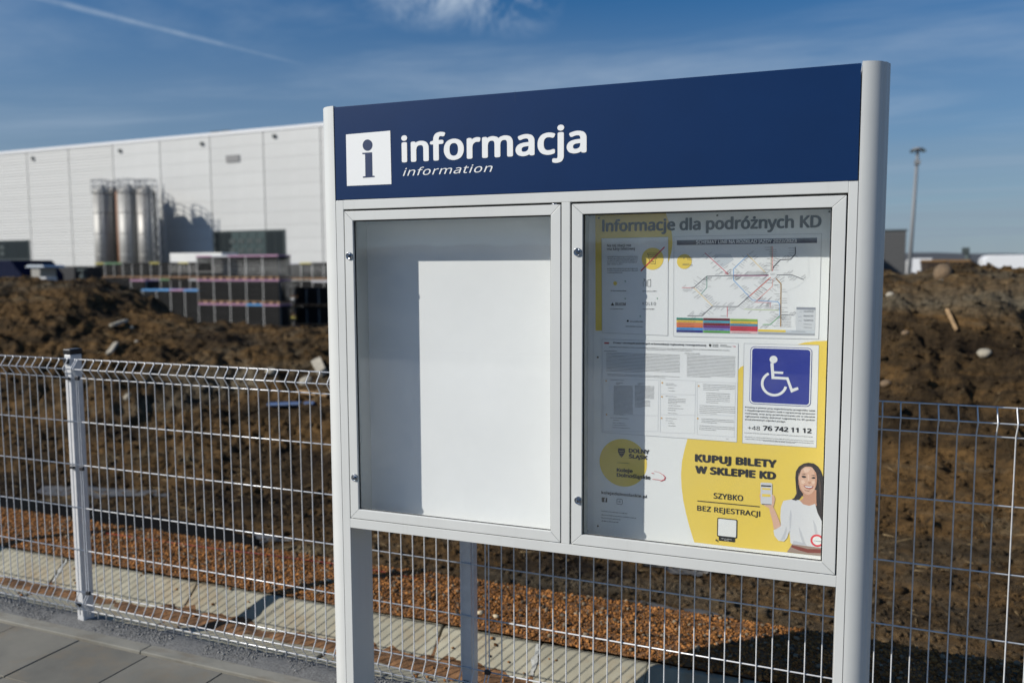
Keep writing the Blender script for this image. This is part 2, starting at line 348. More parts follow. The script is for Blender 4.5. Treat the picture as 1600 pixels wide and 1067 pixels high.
def h_silt(X, Y): return h_chan(Y)-0.012+0.030*np.exp(-((Y-3.13)/0.055)**2)*(0.75+1.6*fbm(X*5, Y*5, 3, 21))+0.012*fbm(X*22, Y*22, 3, 22)
tag(sheet('channel_silt', -9, 4, 2.86, 3.26, 0.014, 0.010, h_silt, [soil_fine]), 'brown silt washed into the bottom of the concrete channel', 'silt', kind='stuff')
red = mat('red_gravel_bed', (0.21, 0.10, 0.038), 0.97, noise=(60, 0.5), bump=(150, 1.0, 0.01))
red_s = mat('red_gravel_stone', (0.27, 0.118, 0.036), 0.97, noise=(9, 0.3), island=0.6, spec=.15)
Yg = 3.79
def h_red(X, Y):
    e = np.clip((Y-Yg)/0.22, 0, 1)
    return 0.004+0.02*np.clip((Y-3.31)/0.1, 0, 1)+0.018*fbm(X*3, Y*3, 3, 31)*np.clip((Y-3.31)/.1, 0, 1)+0.010*fbm(X*30, Y*30, 2, 32)-0.55*e*e*(3-2*e)
tag(sheet('gravel_bed', -12, 6, 3.302, 4.06, 0.02, 0.016, h_red, [red]), kind='structure')
n = 46000; X = rng.uniform(-6.4, 2.0, n); Y = rng.uniform(3.303, 3.95, n); R = np.exp(rng.normal(-5.35, .38, n)).clip(.0022, .0125)
o = stones('red_gravel', np.stack([X, Y, h_red(X, Y)+R*0.25], -1), R, [red_s])
tag(o, 'rust brown gravel bed along the far edge of the channel', 'gravel', kind='stuff')
n = 1500; X = rng.uniform(-6, 1.6, n); Y = rng.uniform(3.33, 3.85, n); R = rng.uniform(.004, .013, n)
tag(stones('mixed_pebbles', np.stack([X, Y, h_red(X, Y)+R*.5], -1), R, [mat('mixed_pebble', (.16, .12, .075), .95, island=.85)]), 'grey and cream pebbles mixed into the rust gravel', 'gravel', kind='stuff')
n = 380; X = rng.uniform(-5.4, 1.0, n); Y = rng.uniform(2.95, 3.32, n); m_ = fbm(X*2, Y*2, 2, 77) > -0.03; X, Y = X[m_], Y[m_]; R = rng.uniform(0.003, 0.010, len(X))
tag(stones('spilled_gravel', np.stack([X, Y, np.maximum(h_chan(Y), h_silt(X, Y))+R*0.4], -1), R, [red_s]), 'rust brown pebbles spilled over the slabs of the concrete channel', 'gravel', kind='stuff')
pale = mat('pale_pebble', (0.50, 0.42, 0.28), 0.9, noise=(20, 0.2))
for k, (px, py, r, lb) in enumerate(((751, 957, .016, 'larger cream pebble on the rust gravel right of the rear fence post'), (775, 962, .014, 'smaller cream pebble on the rust gravel right of the rear fence post'),
                      (514, 906, .012, 'cream pebble on the rust gravel left of the sign'), (1074, 992, .011, 'pale pebble on the rust gravel under the poster case'))):
    p = at_z(px, py, 0.03); v = ICO_V*r*np.array([1.3, 1, .7]); v = v*(1+rng.uniform(-.2, .2, (12, 1)))
    o = link(bpy.data.objects.new('pebble', np_mesh('pebble', v, ICO_F, [pale]))); o.location = p; tag(o, lb, 'pebble', 'pale pebbles on the rust gravel')

# the pit and the bank of spoil behind it
def dirt_material():
    m = bpy.data.materials.new('spoil_earth'); m.use_nodes = True; nt = m.node_tree; N = nt.nodes.new; Lk = nt.links.new; p = nt.nodes['Principled BSDF']
    p.inputs['Roughness'].default_value = 0.95; p.inputs['Specular IOR Level'].default_value = 0.25
    tc = N('ShaderNodeTexCoord')
    def nz(sc, det=5, r=.6, dist=0):
        n = N('ShaderNodeTexNoise'); n.inputs['Scale'].default_value = sc; n.inputs['Detail'].default_value = det; n.inputs['Roughness'].default_value = r; n.inputs['Distortion'].default_value = dist
        mp = N('ShaderNodeMapping'); mp.inputs['Scale'].default_value = (.45, .8, 2.4) if sc < 2 else (1, 1, 1)
        Lk(tc.outputs['Object'], mp.inputs[0]); Lk(mp.outputs[0], n.inputs['Vector']); return n.outputs['Fac']
    r = N('ShaderNodeValToRGB'); Lk(nz(1.1, 8, .68, .6), r.inputs[0]); cr = r.color_ramp
    cr.elements[0].position = .34; cr.elements[0].color = (.022, .013, .006, 1); cr.elements[1].position = .72; cr.elements[1].color = (.34, .255, .135, 1)
    e = cr.elements.new(.47); e.color = (.085, .054, .024, 1); e = cr.elements.new(.57); e.color = (.19, .108, .038, 1); e = cr.elements.new(.63); e.color = (.14, .092, .044, 1)
    # stretches of grey subsoil
    r2 = N('ShaderNodeValToRGB'); Lk(nz(.45, 6, .6, 1.0), r2.inputs[0]); r2.color_ramp.elements[0].position = .54; r2.color_ramp.elements[1].position = .70
    mx = N('ShaderNodeMixRGB'); Lk(r2.outputs[0], mx.inputs[0]); Lk(r.outputs[0], mx.inputs[1]); mx.inputs[2].default_value = (.23, .19, .125, 1)
    r3 = N('ShaderNodeMapRange'); Lk(nz(14, 4, .7), r3.inputs['Value']); r3.inputs['From Min'].default_value = .3; r3.inputs['From Max'].default_value = .7; r3.inputs['To Min'].default_value = .45; r3.inputs['To Max'].default_value = 1.5
    vm = N('ShaderNodeVectorMath'); vm.operation = 'SCALE'; Lk(mx.outputs[0], vm.inputs[0]); Lk(r3.outputs[0], vm.inputs['Scale'])
    Lk(vm.outputs[0], p.inputs['Base Color'])
    b0 = N('ShaderNodeBump'); b0.inputs['Strength'].default_value = 1; b0.inputs['Distance'].default_value = .03; Lk(nz(42, 6, .75), b0.inputs['Height'])
    b = N('ShaderNodeBump'); b.inputs['Strength'].default_value = 1; b.inputs['Distance'].default_value = .12; Lk(nz(9, 9, .75), b.inputs['Height']); Lk(b0.outputs[0], b.inputs['Normal']); Lk(b.outputs[0], p.inputs['Normal'])
    return m
dirt = dirt_material()
clod_m = mat('clod', (.045, .025, .012), .95, noise=(1.4, .5), col2=(.12, .068, .032), island=.5)
YC = 11.0
sil = [(-900, 436), (-300, 432), (0, 434), (60, 440), (115, 446), (150, 462), (185, 489), (215, 500), (260, 510), (320, 517), (510, 515), (700, 500), (900, 470), (1150, 440), (1385, 422), (1420, 428), (1470, 417), (1520, 421), (1600, 423), (1900, 420)]
cx = np.array([at(a, b, YC).x for a, b in sil]); cz = np.array([at(a, b, YC).z for a, b in sil])
def h_pit(X, Y):
    zc = np.interp(X, cx, cz)
    t = np.clip((Y-6.3)/(YC-6.3), 0, 1); t = t*t*(3-2*t)*0.75+t*0.25
    z = -0.50+(zc+0.50)*t
    back = np.clip((Y-YC-0.5)/7, 0, 1); z = np.where(Y > YC, zc-0.05*(Y-YC)-(zc+1.9)*back*back*(3-2*back), z)
    amp = np.clip((Y-5.2)/3, 0.12, 1)*np.clip(1.25-np.abs(Y-YC)*0.10, 0.25, 1)
    rough = 0.60*fbm(X*.55, Y*.75, 3, 41)+0.42*fbm(X*1.7, Y*1.9, 3, 42)-0.30*np.abs(fbm(X*3.7+2, Y*3.7, 2, 44))+0.26*fbm(X*5.5, Y*5.5, 3, 45)+0.14*fbm(X*14, Y*14, 2, 43)
    crest = np.exp(-((Y-YC)/1.2)**2)
    return z+amp*rough*(1-0.62*crest)
def terrain():
    xs = np.concatenate([np.arange(-34, -20, .12), np.arange(-20, 6, .035), np.arange(6, 16, .12)]); ys = np.concatenate([np.arange(4.0, 12.2, .035), np.arange(12.2, 20, .15)])
    X, Y = np.meshgrid(xs, ys); Z = h_pit(X, Y); nx, ny = len(xs), len(ys)
    i = (np.arange(ny-1)[:, None]*nx+np.arange(nx-1)[None]).ravel()
    return link(bpy.data.objects.new('earth_bank', np_mesh('earth_bank', np.stack([X, Y, Z], -1).reshape(-1, 3), np.stack([i, i+1, i+nx+1, i+nx], -1), [dirt], True)))
tag(terrain(), kind='structure')
n = 60000; Y = 4.3+7.4*rng.uniform(size=n)**0.9; X = -1.45*Y*rng.uniform(-.16, 1.05, n)-0.2; R = np.exp(rng.normal(-4.6, .55, n)).clip(.005, .05)
tag(stones('earth_clods', np.stack([X, Y, h_pit(X, Y)+R*.15], -1), R, [dirt], .7, .42), 'loose brown clods of earth scattered over the spoil bank', 'clods', kind='stuff')

n = 1500; Y = 5.4+6.0*rng.uniform(size=n); X = -1.45*Y*rng.uniform(-.16, 1.05, n)-.2; A_ = rng.uniform(0, 6.28, n); L_ = rng.uniform(.04, .22, n); Z = h_pit(X, Y)
V = []
for i in range(n):
    dx, dy = math.cos(A_[i])*L_[i], math.sin(A_[i])*L_[i]; w = .0022; z2 = float(h_pit(np.array(X[i]+dx), np.array(Y[i]+dy)))+.01+rng.uniform(0, .05)
    V += [(X[i]-w, Y[i], Z[i]+.004), (X[i]+w, Y[i], Z[i]+.004), (X[i], Y[i], Z[i]+.012), (X[i]+dx, Y[i]+dy, z2)]
Fc = np.array([(0, 1, 3), (1, 2, 3), (2, 0, 3)])[None]+(np.arange(n)*4)[:, None, None]
tag(link(bpy.data.objects.new('dry_straw', np_mesh('dry_straw', V, Fc.reshape(-1, 3), [mat('straw', (.21, .15, .075), .9, island=.4)]))), 'dry straw and root ends sticking out of the spoil bank', 'straw', kind='stuff')

# black strip and wet patches on the pit floor
strip_m = mat('black_strip', (.004, .004, .004), .9, spec=.08, bump=(6, .5, .02))
def drape(px_top, px_bot, z0, z1, mat_, name, n=40):
    tops = [(float(np.interp(i/n, [0, 1], [px_top[0][0], px_top[-1][0]]))) for i in range(n+1)]
    V = []; rows = 8
    for i, x in enumerate(tops):
        yt = np.interp(x, [p[0] for p in px_top], [p[1] for p in px_top]); yb = np.interp(x, [p[0] for p in px_bot], [p[1] for p in px_bot])
        a = at_z(x, yt, z1); b = at_z(x, yb, z0)
        for r in range(rows+1):
            t = r/rows; p = a.lerp(b, t); V.append((p.x, p.y, p.z+0.02*math.sin(i*.9+r*.5)*math.sin(r/rows*3.14)))
    Fc = [(i*(rows+1)+r, i*(rows+1)+r+1, (i+1)*(rows+1)+r+1, (i+1)*(rows+1)+r) for i in range(n) for r in range(rows)]
    o = link(bpy.data.objects.new(name, np_mesh(name, V, Fc, [mat_], True))); s = o.modifiers.new('thickness', 'SOLIDIFY'); s.thickness = .01; return o
tag(drape([(-350, 745), (0, 774), (250, 806), (330, 822), (405, 842)], [(-350, 765), (0, 812), (250, 842), (330, 858), (405, 862)], -.42, -.36, strip_m, 'dark_strip'),
    'black strip lying in the pit behind the gravel bed', 'dark_strip')
wet = mat('wet_mud', (.105, .10, .09), .42, noise=(9, .25), bump=(14, .25, .02))
def surf(px, py):          # first meeting of a sight line with the earth bank
    d = fw + (px-800)/F*RT - (py-533.5)/F*UP
    Ys = np.arange(4.2, 14, .01); Xs = d[0]*Ys/d[1]; Zs = d[2]*Ys/d[1]+EYE
    k = np.nonzero(Zs < h_pit(Xs, Ys))[0]
    i = k[0] if len(k) else int((YC-4.2)/.01)
    return Vector((Xs[i], Ys[i], Zs[i]))
for pts in ([(60, 764), (130, 758), (250, 768), (262, 776), (150, 779), (60, 775)], [(322, 852), (360, 838), (420, 840), (470, 844), (400, 852), (350, 862)], [(905, 945), (960, 940), (1080, 955), (1180, 972), (1160, 985), (1000, 965)],
            [(1000, 880), (1090, 885), (1150, 900), (1080, 905)]):
    c0 = surf(sum(p[0] for p in pts)/len(pts), sum(p[1] for p in pts)/len(pts)); ring = [surf(*p) for p in pts]; n_ = len(ring); R3 = []
    for k in range(n_*4):
        a_, b_ = ring[k//4], ring[(k//4+1) % n_]; R3.append(a_.lerp(b_, (k % 4)/4)+Vector((rng.uniform(-.05, .05), rng.uniform(-.05, .05), 0)))
    V = [tuple(c0.lerp(q, t)) for t in np.linspace(.12, 1, 8) for q in R3]; V = [(x, y, float(h_pit(np.array(x), np.array(y)))*.5+.5*c0.z+.012) for x, y, z in V]; m_ = len(R3)
    Fc = [(i*m_+k, i*m_+(k+1) % m_, (i+1)*m_+(k+1) % m_, (i+1)*m_+k) for i in range(7) for k in range(m_)]
    tag(link(bpy.data.objects.new('puddle', np_mesh('puddle', V, Fc, [wet], True))), kind='structure')

# ================================================================== FENCE
YF = 2.6925; ZT = 1.2345
fold = .0427
rails_z = [0, -fold, -2*fold, -2*fold-.2, -2*fold-.4, -2*fold-.6, -2*fold-.8, -2*fold-1.0, -3*fold-1.0, -4*fold-1.0]
nose = {1: -.024, 8: -.024}
fence = tag(empty('mesh_fence', (-3.29, YF, 0)), 'pale wire mesh fence with folded edges running behind the information sign', 'fence')
zz = rails_z
wpath = [(0, 0, ZT+.003), (0, 0, ZT-.006), (0, -.024, ZT+zz[1]+.004), (0, -.024, ZT+zz[1]-.004), (0, 0, ZT+zz[2]+.004), (0, 0, ZT+zz[7]-.004),
         (0, -.024, ZT+zz[8]+.004), (0, -.024, ZT+zz[8]-.004), (0, 0, ZT+zz[9]+.006), (0, 0, ZT+zz[9]-.026)]
wire_me = MB().tube([(x, y-.0045, z) for x, y, z in wpath], .0023, 6).mesh('wire', wire_m)
def wirepanel(x0, n, sp):
    for i in range(n):
        o = put('wire', wire_me, fence, (x0+sp*i+3.29+random.uniform(-.0006, .0006), 0, 0)); o.rotation_euler = (0, random.uniform(-.0008, .0008), 0)
    L = sp*(n-1); me = MB().tube([(-.012, 0, 0), (L+.012, 0, 0)], .0027, 6).mesh('rail', wire_m)
    for k, z in enumerate(rails_z): put('rail', me, fence, (x0+3.29, nose.get(k, 0), ZT+z))
wirepanel(-3.2312-40*.0501, 41, .0501); wirepanel(-3.2176, 41, .0501); wirepanel(-1.1996, 42, .0497)
clip_m = mat('clip', (.05, .05, .055), .4, .6)
def fpost(x):
    g = MB(); g.box(x+3.29-.02, x+3.29+.02, .004, .064, -.1, ZT+.018)
    p = g.build('post', galv, fence, bevel=.003)
    MB().box(x+3.29-.023, x+3.29+.023, .001, .067, ZT+.018, ZT+.043).build('cap', black_plastic, p, bevel=.004)
    for z in (ZT-.012, ZT+zz[8]-.02):
        g = MB().box(x+3.29-.013, x+3.29+.009, -.007, .004, z-.010, z+.010); g.lathe([(.006, -.013), (.006, -.007)], (x+3.29-.003, 0, z), 8, axis='y'); g.build('clip', clip_m, p)
    for z in (ZT-.09, ZT-.50):
        MB().box(x+3.29-.006, x+3.29+.014, -.009, .004, z-.005, z+.005).build('clip', clip_m, p)
fpost(-5.29); fpost(-3.290); fpost(-1.297); fpost(.75)
for x in (-3.224, -1.2067):
    for z in (ZT-2*fold, ZT-.50, ZT+zz[7]+.002):
        MB().box(x+3.29-.011, x+3.29+.011, -.010, .001, z-.009, z+.009).build('clip', clip_m, fence, bevel=.002)

# ================================================================== INFORMATION SIGN
D = 2.355; PHIS = .027745; cs, sn = math.cos(PHIS), math.sin(PHIS)
U0 = -.72
sign = empty('information_sign', (U0*cs-D*sn, U0*sn+D*cs, 0), PHIS)
tag(sign, 'white framed station notice case on two rounded posts with a blue headboard', 'sign')
def sg(px, py, n=0):          # sign-plane point (x along the sign, z up) seen at a point of the photograph, n behind the front
    d = fw + (px-800)/F*RT - (py-533.5)/F*UP; nn = np.array([-sn, cs, 0]); d = d*((D+n)/d.dot(nn))
    return d[0]*cs+d[1]*sn-U0, d[2]+EYE
X = lambda u: u-U0
RP = .070; ZTOP = 2.157
sl, sr = -1.505, .070      # seams
def dprof(cx, side, r=RP):
    pts = []
    for k in range(37):
        a = math.radians(k*5); rr = r
        for g0 in (50, 72, 108, 130):
            if abs(k*5-g0) < 3: rr = r-.0022
        pts.append((cx+side*rr*math.sin(a), r-rr*math.cos(a)))
    return pts
for cx_, side, inner in ((sl, -1, -1.4765), (sr, 1, .047)):
    pr = dprof(X(cx_)+side*.0012, side); g = MB(); g.prism([(x, y, -.05) for x, y in pr], (0, 0, ZTOP+.052))
    post = g.build('post', paint, sign)
    post.data.polygons.foreach_set('use_smooth', [True]*len(post.data.polygons)); post.data.set_sharp_from_angle(angle=math.radians(28))
    a, b = sorted((X(cx_), X(inner))); MB().box(a, b, .0003, .1397, -.05, 1.8565 if side < 0 else 1.8565).build('upright', paint, sign, bevel=.0012)
# headboard
g = MB(); g.box(X(sl)+.001, X(sr)-.0015, .0020, .030, 1.8585, 2.155)
head = g.build('header_panel', blue_board, sign, bevel=.001)
MB().box(X(sl)+.001, X(sr)-.0015, .030, .110, 1.8585, 2.150).build('header_box', paint, sign)
MB().box(X(sl)+.001, X(sr)-.0015, .110, .135, 1.8585, 2.155).build('header_panel', blue_board, sign, bevel=.001)
# frame
zb, zbt, ztl, ztt = .769, .8005, 1.8272, 1.8570
fL, fR, mL, mR = X(-1.4765), X(.047), X(-.7345), X(-.7085)
MB().box(fL, fR, .0003, .1397, ztl, ztt).build('frame_bar', paint, sign, bevel=.0012)
MB().box(fL, fR, .0003, .0213, zb, zbt).build('frame_bar', paint, sign, bevel=.0012); MB().box(fL, fR, .0216, .1397, zb+.0002, zb+.0022).build('frame_bar', paint, sign)
MB().box(mL, mR, .0003, .1397, zbt, ztl).build('frame_bar', paint, sign, bevel=.0012)
DP = .139
doors = [(X(-1.4730), X(-.7375), X(-1.4427), X(-.7677), fL, mL, .030, -.0), (X(-.7025), X(.0430), X(-.6700), X(.0090), mR, fR, .020, 0)]
zd0, zd1, zo0, zo1 = .8030, 1.8210, .8345, 1.7910
for k, (a, b, oa, ob, ca, cb, inset, _) in enumerate(doors):
    fLk, fRk = ca+.0004, cb-.0004; g = MB(); e = .0003; y0, y1 = -.0006, .020
    O = [(a, zd0), (b, zd0), (b, zd1), (a, zd1)]; I = [(oa, zo0), (ob, zo0), (ob, zo1), (oa, zo1)]
    for i in range(4):
        j = (i+1) % 4; q = [O[i], O[j], I[j], I[i]]; cx_ = sum(p[0] for p in q)/4; cz_ = sum(p[1] for p in q)/4
        d = Vector((O[j][0]-O[i][0], 0, O[j][1]-O[i][1])).normalized()*e
        q = [(O[i][0]+d.x, O[i][1]+d.z), (O[j][0]-d.x, O[j][1]-d.z), (I[j][0]-d.x, I[j][1]-d.z), (I[i][0]+d.x, I[i][1]+d.z)]
        g.prism([(x, y0, z) for x, z in q], (0, y1-y0, 0))
    door = g.build('door', paint, sign, bevel=.0012)
    sm = MB()
    for q in ((fLk, a+.006, zbt+.0004, ztl-.0004), (b-.006, fRk, zbt+.0004, ztl-.0004), (a+.006, b-.006, zd1-.006, ztl-.0004), (a+.006, b-.006, zbt+.0004, zd0+.006)): sm.box(q[0], q[1], .0204, .0212, q[2], q[3])
    sm.build('gap_shade_strip', rubber_gap_black, sign)  # black strips added behind the door gaps, standing in for their shade
    gm = MB(); w = .0035
    for q in ((oa-.001, oa+w, zo0, zo1), (ob-w, ob+.001, zo0, zo1), (oa+w, ob-w, zo0-.001, zo0+.002), (oa+w, ob-w, zo1-w, zo1+.001)): gm.box(q[0], q[1], .0088, .0118, q[2], q[3])
    gm.build('gasket', rubber_gap_black, door)
    MB().box(oa-.008, ob+.008, .0120, .0150, zo0-.008, zo1+.008).build('glass_pane', glass, door)
    for (lx, ly) in (((545.5, 400), (554, 745.5)), ((902, 394), (903, 781)))[k]:
        px_, pz_ = sg(lx, ly); px_ += .0015
        lm = MB(); lm.lathe([(.0122, -.0006), (.0122, -.004), (.0108, -.0060), (.0098, -.0064), (.0088, -.0052), (.0070, -.0050)], (px_, 0, pz_), 24, 0, 'y')
        lm.lathe([(.0060, -.0052), (.0058, -.0088), (.0042, -.0098)], (px_, 0, pz_), 6, 0, 'y', False)
        lm.lathe([(.0030, -.0090), (.0028, -.0100)], (px_, 0, pz_), 6, 1, 'y', False)
        lm.build('lock', [chrome, dark_hole], door)
    # hinge knuckles
    MB().tube([(b-.040, .004, zd0-.0015), (b-.004, .004, zd0-.0015)], .0022, 8).build('hinge', chrome, door)
    if k == 0: MB().tube([(b-.030, .004, zd1+.0022), (b-.012, .004, zd1+.0022)], .0020, 8).build('hinge', chrome, door)
    # the case behind the door: five walls, hollow
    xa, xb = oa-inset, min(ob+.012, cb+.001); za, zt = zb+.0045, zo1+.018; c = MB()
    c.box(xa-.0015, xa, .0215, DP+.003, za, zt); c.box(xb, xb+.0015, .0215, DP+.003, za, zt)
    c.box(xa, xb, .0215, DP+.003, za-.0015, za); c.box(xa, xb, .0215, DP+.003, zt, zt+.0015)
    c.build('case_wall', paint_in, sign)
    MB().box(xa, xb, DP+.0005, DP+.004, za, zt).build('backing_board', back_white, sign)

# ---- printing: flat shapes laid on a plane, each layer a hair above the one below
_fc = {}; GROT = None
try:                              # the sans face that comes with Blender; the built-in face if it is not there
    import os
    GROT = bpy.data.fonts.load(os.path.join(bpy.utils.system_resource('DATAFILES', path='fonts'), 'NotoSansHebrew-Regular.woff2'))
except Exception: GROT = None
def text_mesh(body, bold=0.0, shear=0.0, spacing=1.0, face=None):
    key = (body, bold, shear, spacing, face)
    if key not in _fc:
        caps = body.upper() == body; body = body.replace('I', 'l') if GROT else body       # a plain stroke for the capital i
        cu = bpy.data.curves.new('t', 'FONT'); cu.body = body; cu.offset = bold if (face == 'humanist' or not GROT) else 0; cu.shear = shear; cu.space_character = spacing; cu.resolution_u = 3; cu.fill_mode = 'FRONT'
        if GROT and face != 'humanist': cu.font = GROT
        ob = bpy.data.objects.new('t', cu); COL.objects.link(ob); dg = bpy.context.evaluated_depsgraph_get()
        me = bpy.data.meshes.new_from_object(ob.evaluated_get(dg)); bpy.data.objects.remove(ob); bpy.data.curves.remove(cu)
        v = np.empty(len(me.vertices)*3); me.vertices.foreach_get('co', v); v = v.reshape(-1, 3)
        if GROT and caps and 'l' in body: v[:, 1] = np.minimum(v[:, 1], .716)
        fs = [tuple(p.vertices) for p in me.polygons]; bpy.data.meshes.remove(me); _fc[key] = (v, fs)
    return _fc[key]
class Print:
    """collects flat shapes in one colour; px coordinates are turned into positions on the printed sheet"""
    def __init__(s, n, y): s.n = n; s.y = y; s.V = []; s.F = []
    def P(s, p): return sg(p[0], p[1], s.n)
    def poly(s, pts):
        b = len(s.V); s.V += [s.P(p) for p in pts]; s.F.append(tuple(range(b, b+len(pts)))); return s
    def raw(s, pts):
        b = len(s.V); s.V += list(pts); s.F.append(tuple(range(b, b+len(pts)))); return s
    def disc(s, c, r, n=48, rz=None):
        x, z = s.P(c); rz = rz or r; return s.raw([(x+r*math.cos(2*math.pi*k/n), z+rz*math.sin(2*math.pi*k/n)) for k in range(n)])
    def line(s, pts, w, closed=False):
        q = [Vector(s.P(p)) for p in pts]; return s.rline(q, w, closed)
    def rline(s, q, w, closed=False):
        q = [Vector(p) for p in q]; n = len(q); Lp, Rp = [], []
        for i in range(n):
            a = q[i-1] if (i or closed) else q[i]; b = q[(i+1) % n] if (i < n-1 or closed) else q[i]
            d1 = (q[i]-a).normalized() if (q[i]-a).length > 1e-9 else (b-q[i]).normalized(); d2 = (b-q[i]).normalized() if (b-q[i]).length > 1e-9 else d1
            nn = Vector((-(d1+d2).y, (d1+d2).x)); nn = nn.normalized() if nn.length > 1e-9 else Vector((-d1.y, d1.x))
            k = w/2/max(.45, abs(nn.dot(Vector((-d2.y, d2.x))))); Lp.append(q[i]+nn*k); Rp.append(q[i]-nn*k)
        for i in range(n if closed else n-1):
            j = (i+1) % n; s.raw([tuple(Lp[i]), tuple(Lp[j]), tuple(Rp[j]), tuple(Rp[i])])
        return s
    def rect(s, a, b):            # px corners: top left, bottom right
        x0, z1 = s.P(a); x1, z0 = s.P(b); return s.raw([(x0, z0), (x1, z0), (x1, z1), (x0, z1)])
    def rrect(s, x0, x1, z0, z1, r, n=6):
        pts = []
        for cx_, cz_, a0 in ((x1-r, z1-r, 0), (x0+r, z1-r, 90), (x0+r, z0+r, 180), (x1-r, z0+r, 270)):
            for k in range(n+1): a = math.radians(a0+90*k/n); pts.append((cx_+r*math.cos(a), cz_+r*math.sin(a)))
        return s.raw(pts)
    def text(s, body, base, right, top, bold=0.0, shear=0.0, spacing=1.0, ref=None, face=None):
        """base: px of the baseline at the left end; right: px at the right end; top: px of the tallest letter's top"""
        v, fs = text_mesh(body, bold, shear, spacing, face)
        if not len(v): return s
        x0, z0 = s.P(base); x1, _ = s.P(right); _, z1 = s.P(top)
        mx0, mx1 = v[:, 0].min(), v[:, 0].max(); top_ = v[:, 1].max() if ref is None else ref
        sx = (x1-x0)/(mx1-mx0); sz = (z1-z0)/top_; b = len(s.V)
        if GROT and face != 'humanist' and bold > .006:       # heavier weight: the outline laid down again, shifted a little each way
            k = bold*.85; sh = [(0, 0)]+[(k*math.cos(t), k*.7*math.sin(t)) for t in np.linspace(0, 2*math.pi, 9)[:-1]]
            mx0 -= k; sx = (x1-x0)/(mx1-mx0+k)
        else: sh = [(0, 0)]
        for j, (ox, oz) in enumerate(sh):
            b = len(s.V); s.V += [(x0+(a+ox-mx0)*sx, z0+(c+oz)*sz, .00002*j) for a, c, _ in v]; s.F += [tuple(b+i for i in f) for f in fs]
        return s
    def words(s, x0, x1, z, h, justify=True, rnd=None):
        """a line of print too small to read: strokes of letters grouped into words"""
        r = rnd or random; x = x0
        while x < x1-h*1.2:
            n = r.randint(2, 9)
            for k in range(n):
                w = h*r.uniform(.28, .5)
                if x+w > x1: break
                hh = h*(1.5 if r.random() < .25 else 1.0); zz_ = z-(h*.4 if r.random() < .1 else 0)
                s.raw([(x, zz_), (x+w, zz_), (x+w, z+hh), (x, z+hh)]); x += w+h*.22
            x += h*.6
        return s
    def build(s, name, m, parent, label=None):
        me = bpy.data.meshes.new(name); me.from_pydata([(q[0], s.y-(q[2] if len(q) > 2 else 0), q[1]) for q in s.V], [], s.F); me.materials.append(m); me.update()
        o = link(bpy.data.objects.new(name, me), parent)
        if label: o['label'] = label
        return o
_inks = {}
def ink(name, rgb, rough=.5):          # sRGB 0-255
    if name not in _inks:
        c = tuple(((v/255)/12.92 if v/255 <= .04045 else ((v/255+.055)/1.055)**2.4) for v in rgb); _inks[name] = mat(name, c, rough, spec=.4)
    return _inks[name]

# header print (three.. px readings of the lettering)
C = lambda x, y: (500+x/3.139, 80+y/3.139)
h = Print(.002, .0010); h.poly([C(128, 410), C(345, 391), C(351, 653), C(133, 662)]); h.build('info_symbol', white_foil, head)
h = Print(.002, .0004)
bi = ink('header_blue', (20, 44, 84))
h.disc(C(234, 462), .0177)
h.poly([C(208, 500), C(256, 497), C(258, 612), C(268, 612), C(269, 618), C(212, 622), C(211, 616), C(224, 614), C(222, 506), C(209, 506)])
h.build('info_letter', bi, head)
h = Print(.002, .0010)
h.text('informacja', C(401, 543), C(1308, 500), C(1185, 361), bold=.034, spacing=1.02)
h.text('information', C(407, 613), C(847, 592), C(742, 556), shear=.28, spacing=1.06)
h.build('lettering', white_foil, head)
for p, w in ((C(957, 222), .0006),):
    h = Print(.002, .0012); h.line([C(957, 195), C(957, 250)], .0006); h.build('foil_seam', ink('seam_blue', (44, 70, 110)), head)

# ================================================================== THE POSTER
PN = DP-.0022
poster = empty('passenger_poster', (0, 0, 0)); poster.location = sign.location; poster.rotation_euler = sign.rotation_euler
tag(poster, 'white and yellow passenger information poster pinned inside the right hand case', 'poster')
A = lambda x, y: (900+x/3.443, 310+y/3.443)
B = lambda x, y: (900+x/3.443, 590+y/3.443)
E_ = lambda x, y: (1130+x/5.617, 520+y/5.617)
G_ = lambda x, y: (920+x/6.275, 680+y/6.275)
H_ = lambda x, y: (1060+x/5.336, 690+y/5.336)
K_ = lambda x, y: (930+x/6.277, 520+y/6.277)
pxl = sg(928, 500, PN)[0]; pxr = X(.0090)+.009
MB().box(pxl, pxr, PN, DP, zb+.012, zo1+.012).build('sheet', ink('poster_white', (241, 243, 242), .35), poster)
def pr(layer): return Print(PN, PN-.00035*layer)
yellow = ink('print_yellow', (242, 212, 92)); black = ink('print_black', (28, 30, 34)); grey = ink('print_grey', (120, 124, 128)); cardw = ink('card_white', (238, 240, 240)); white = ink('print_white', (238, 240, 240))
blue = ink('print_blue', (44, 58, 150)); redi = ink('print_red', (205, 50, 66))
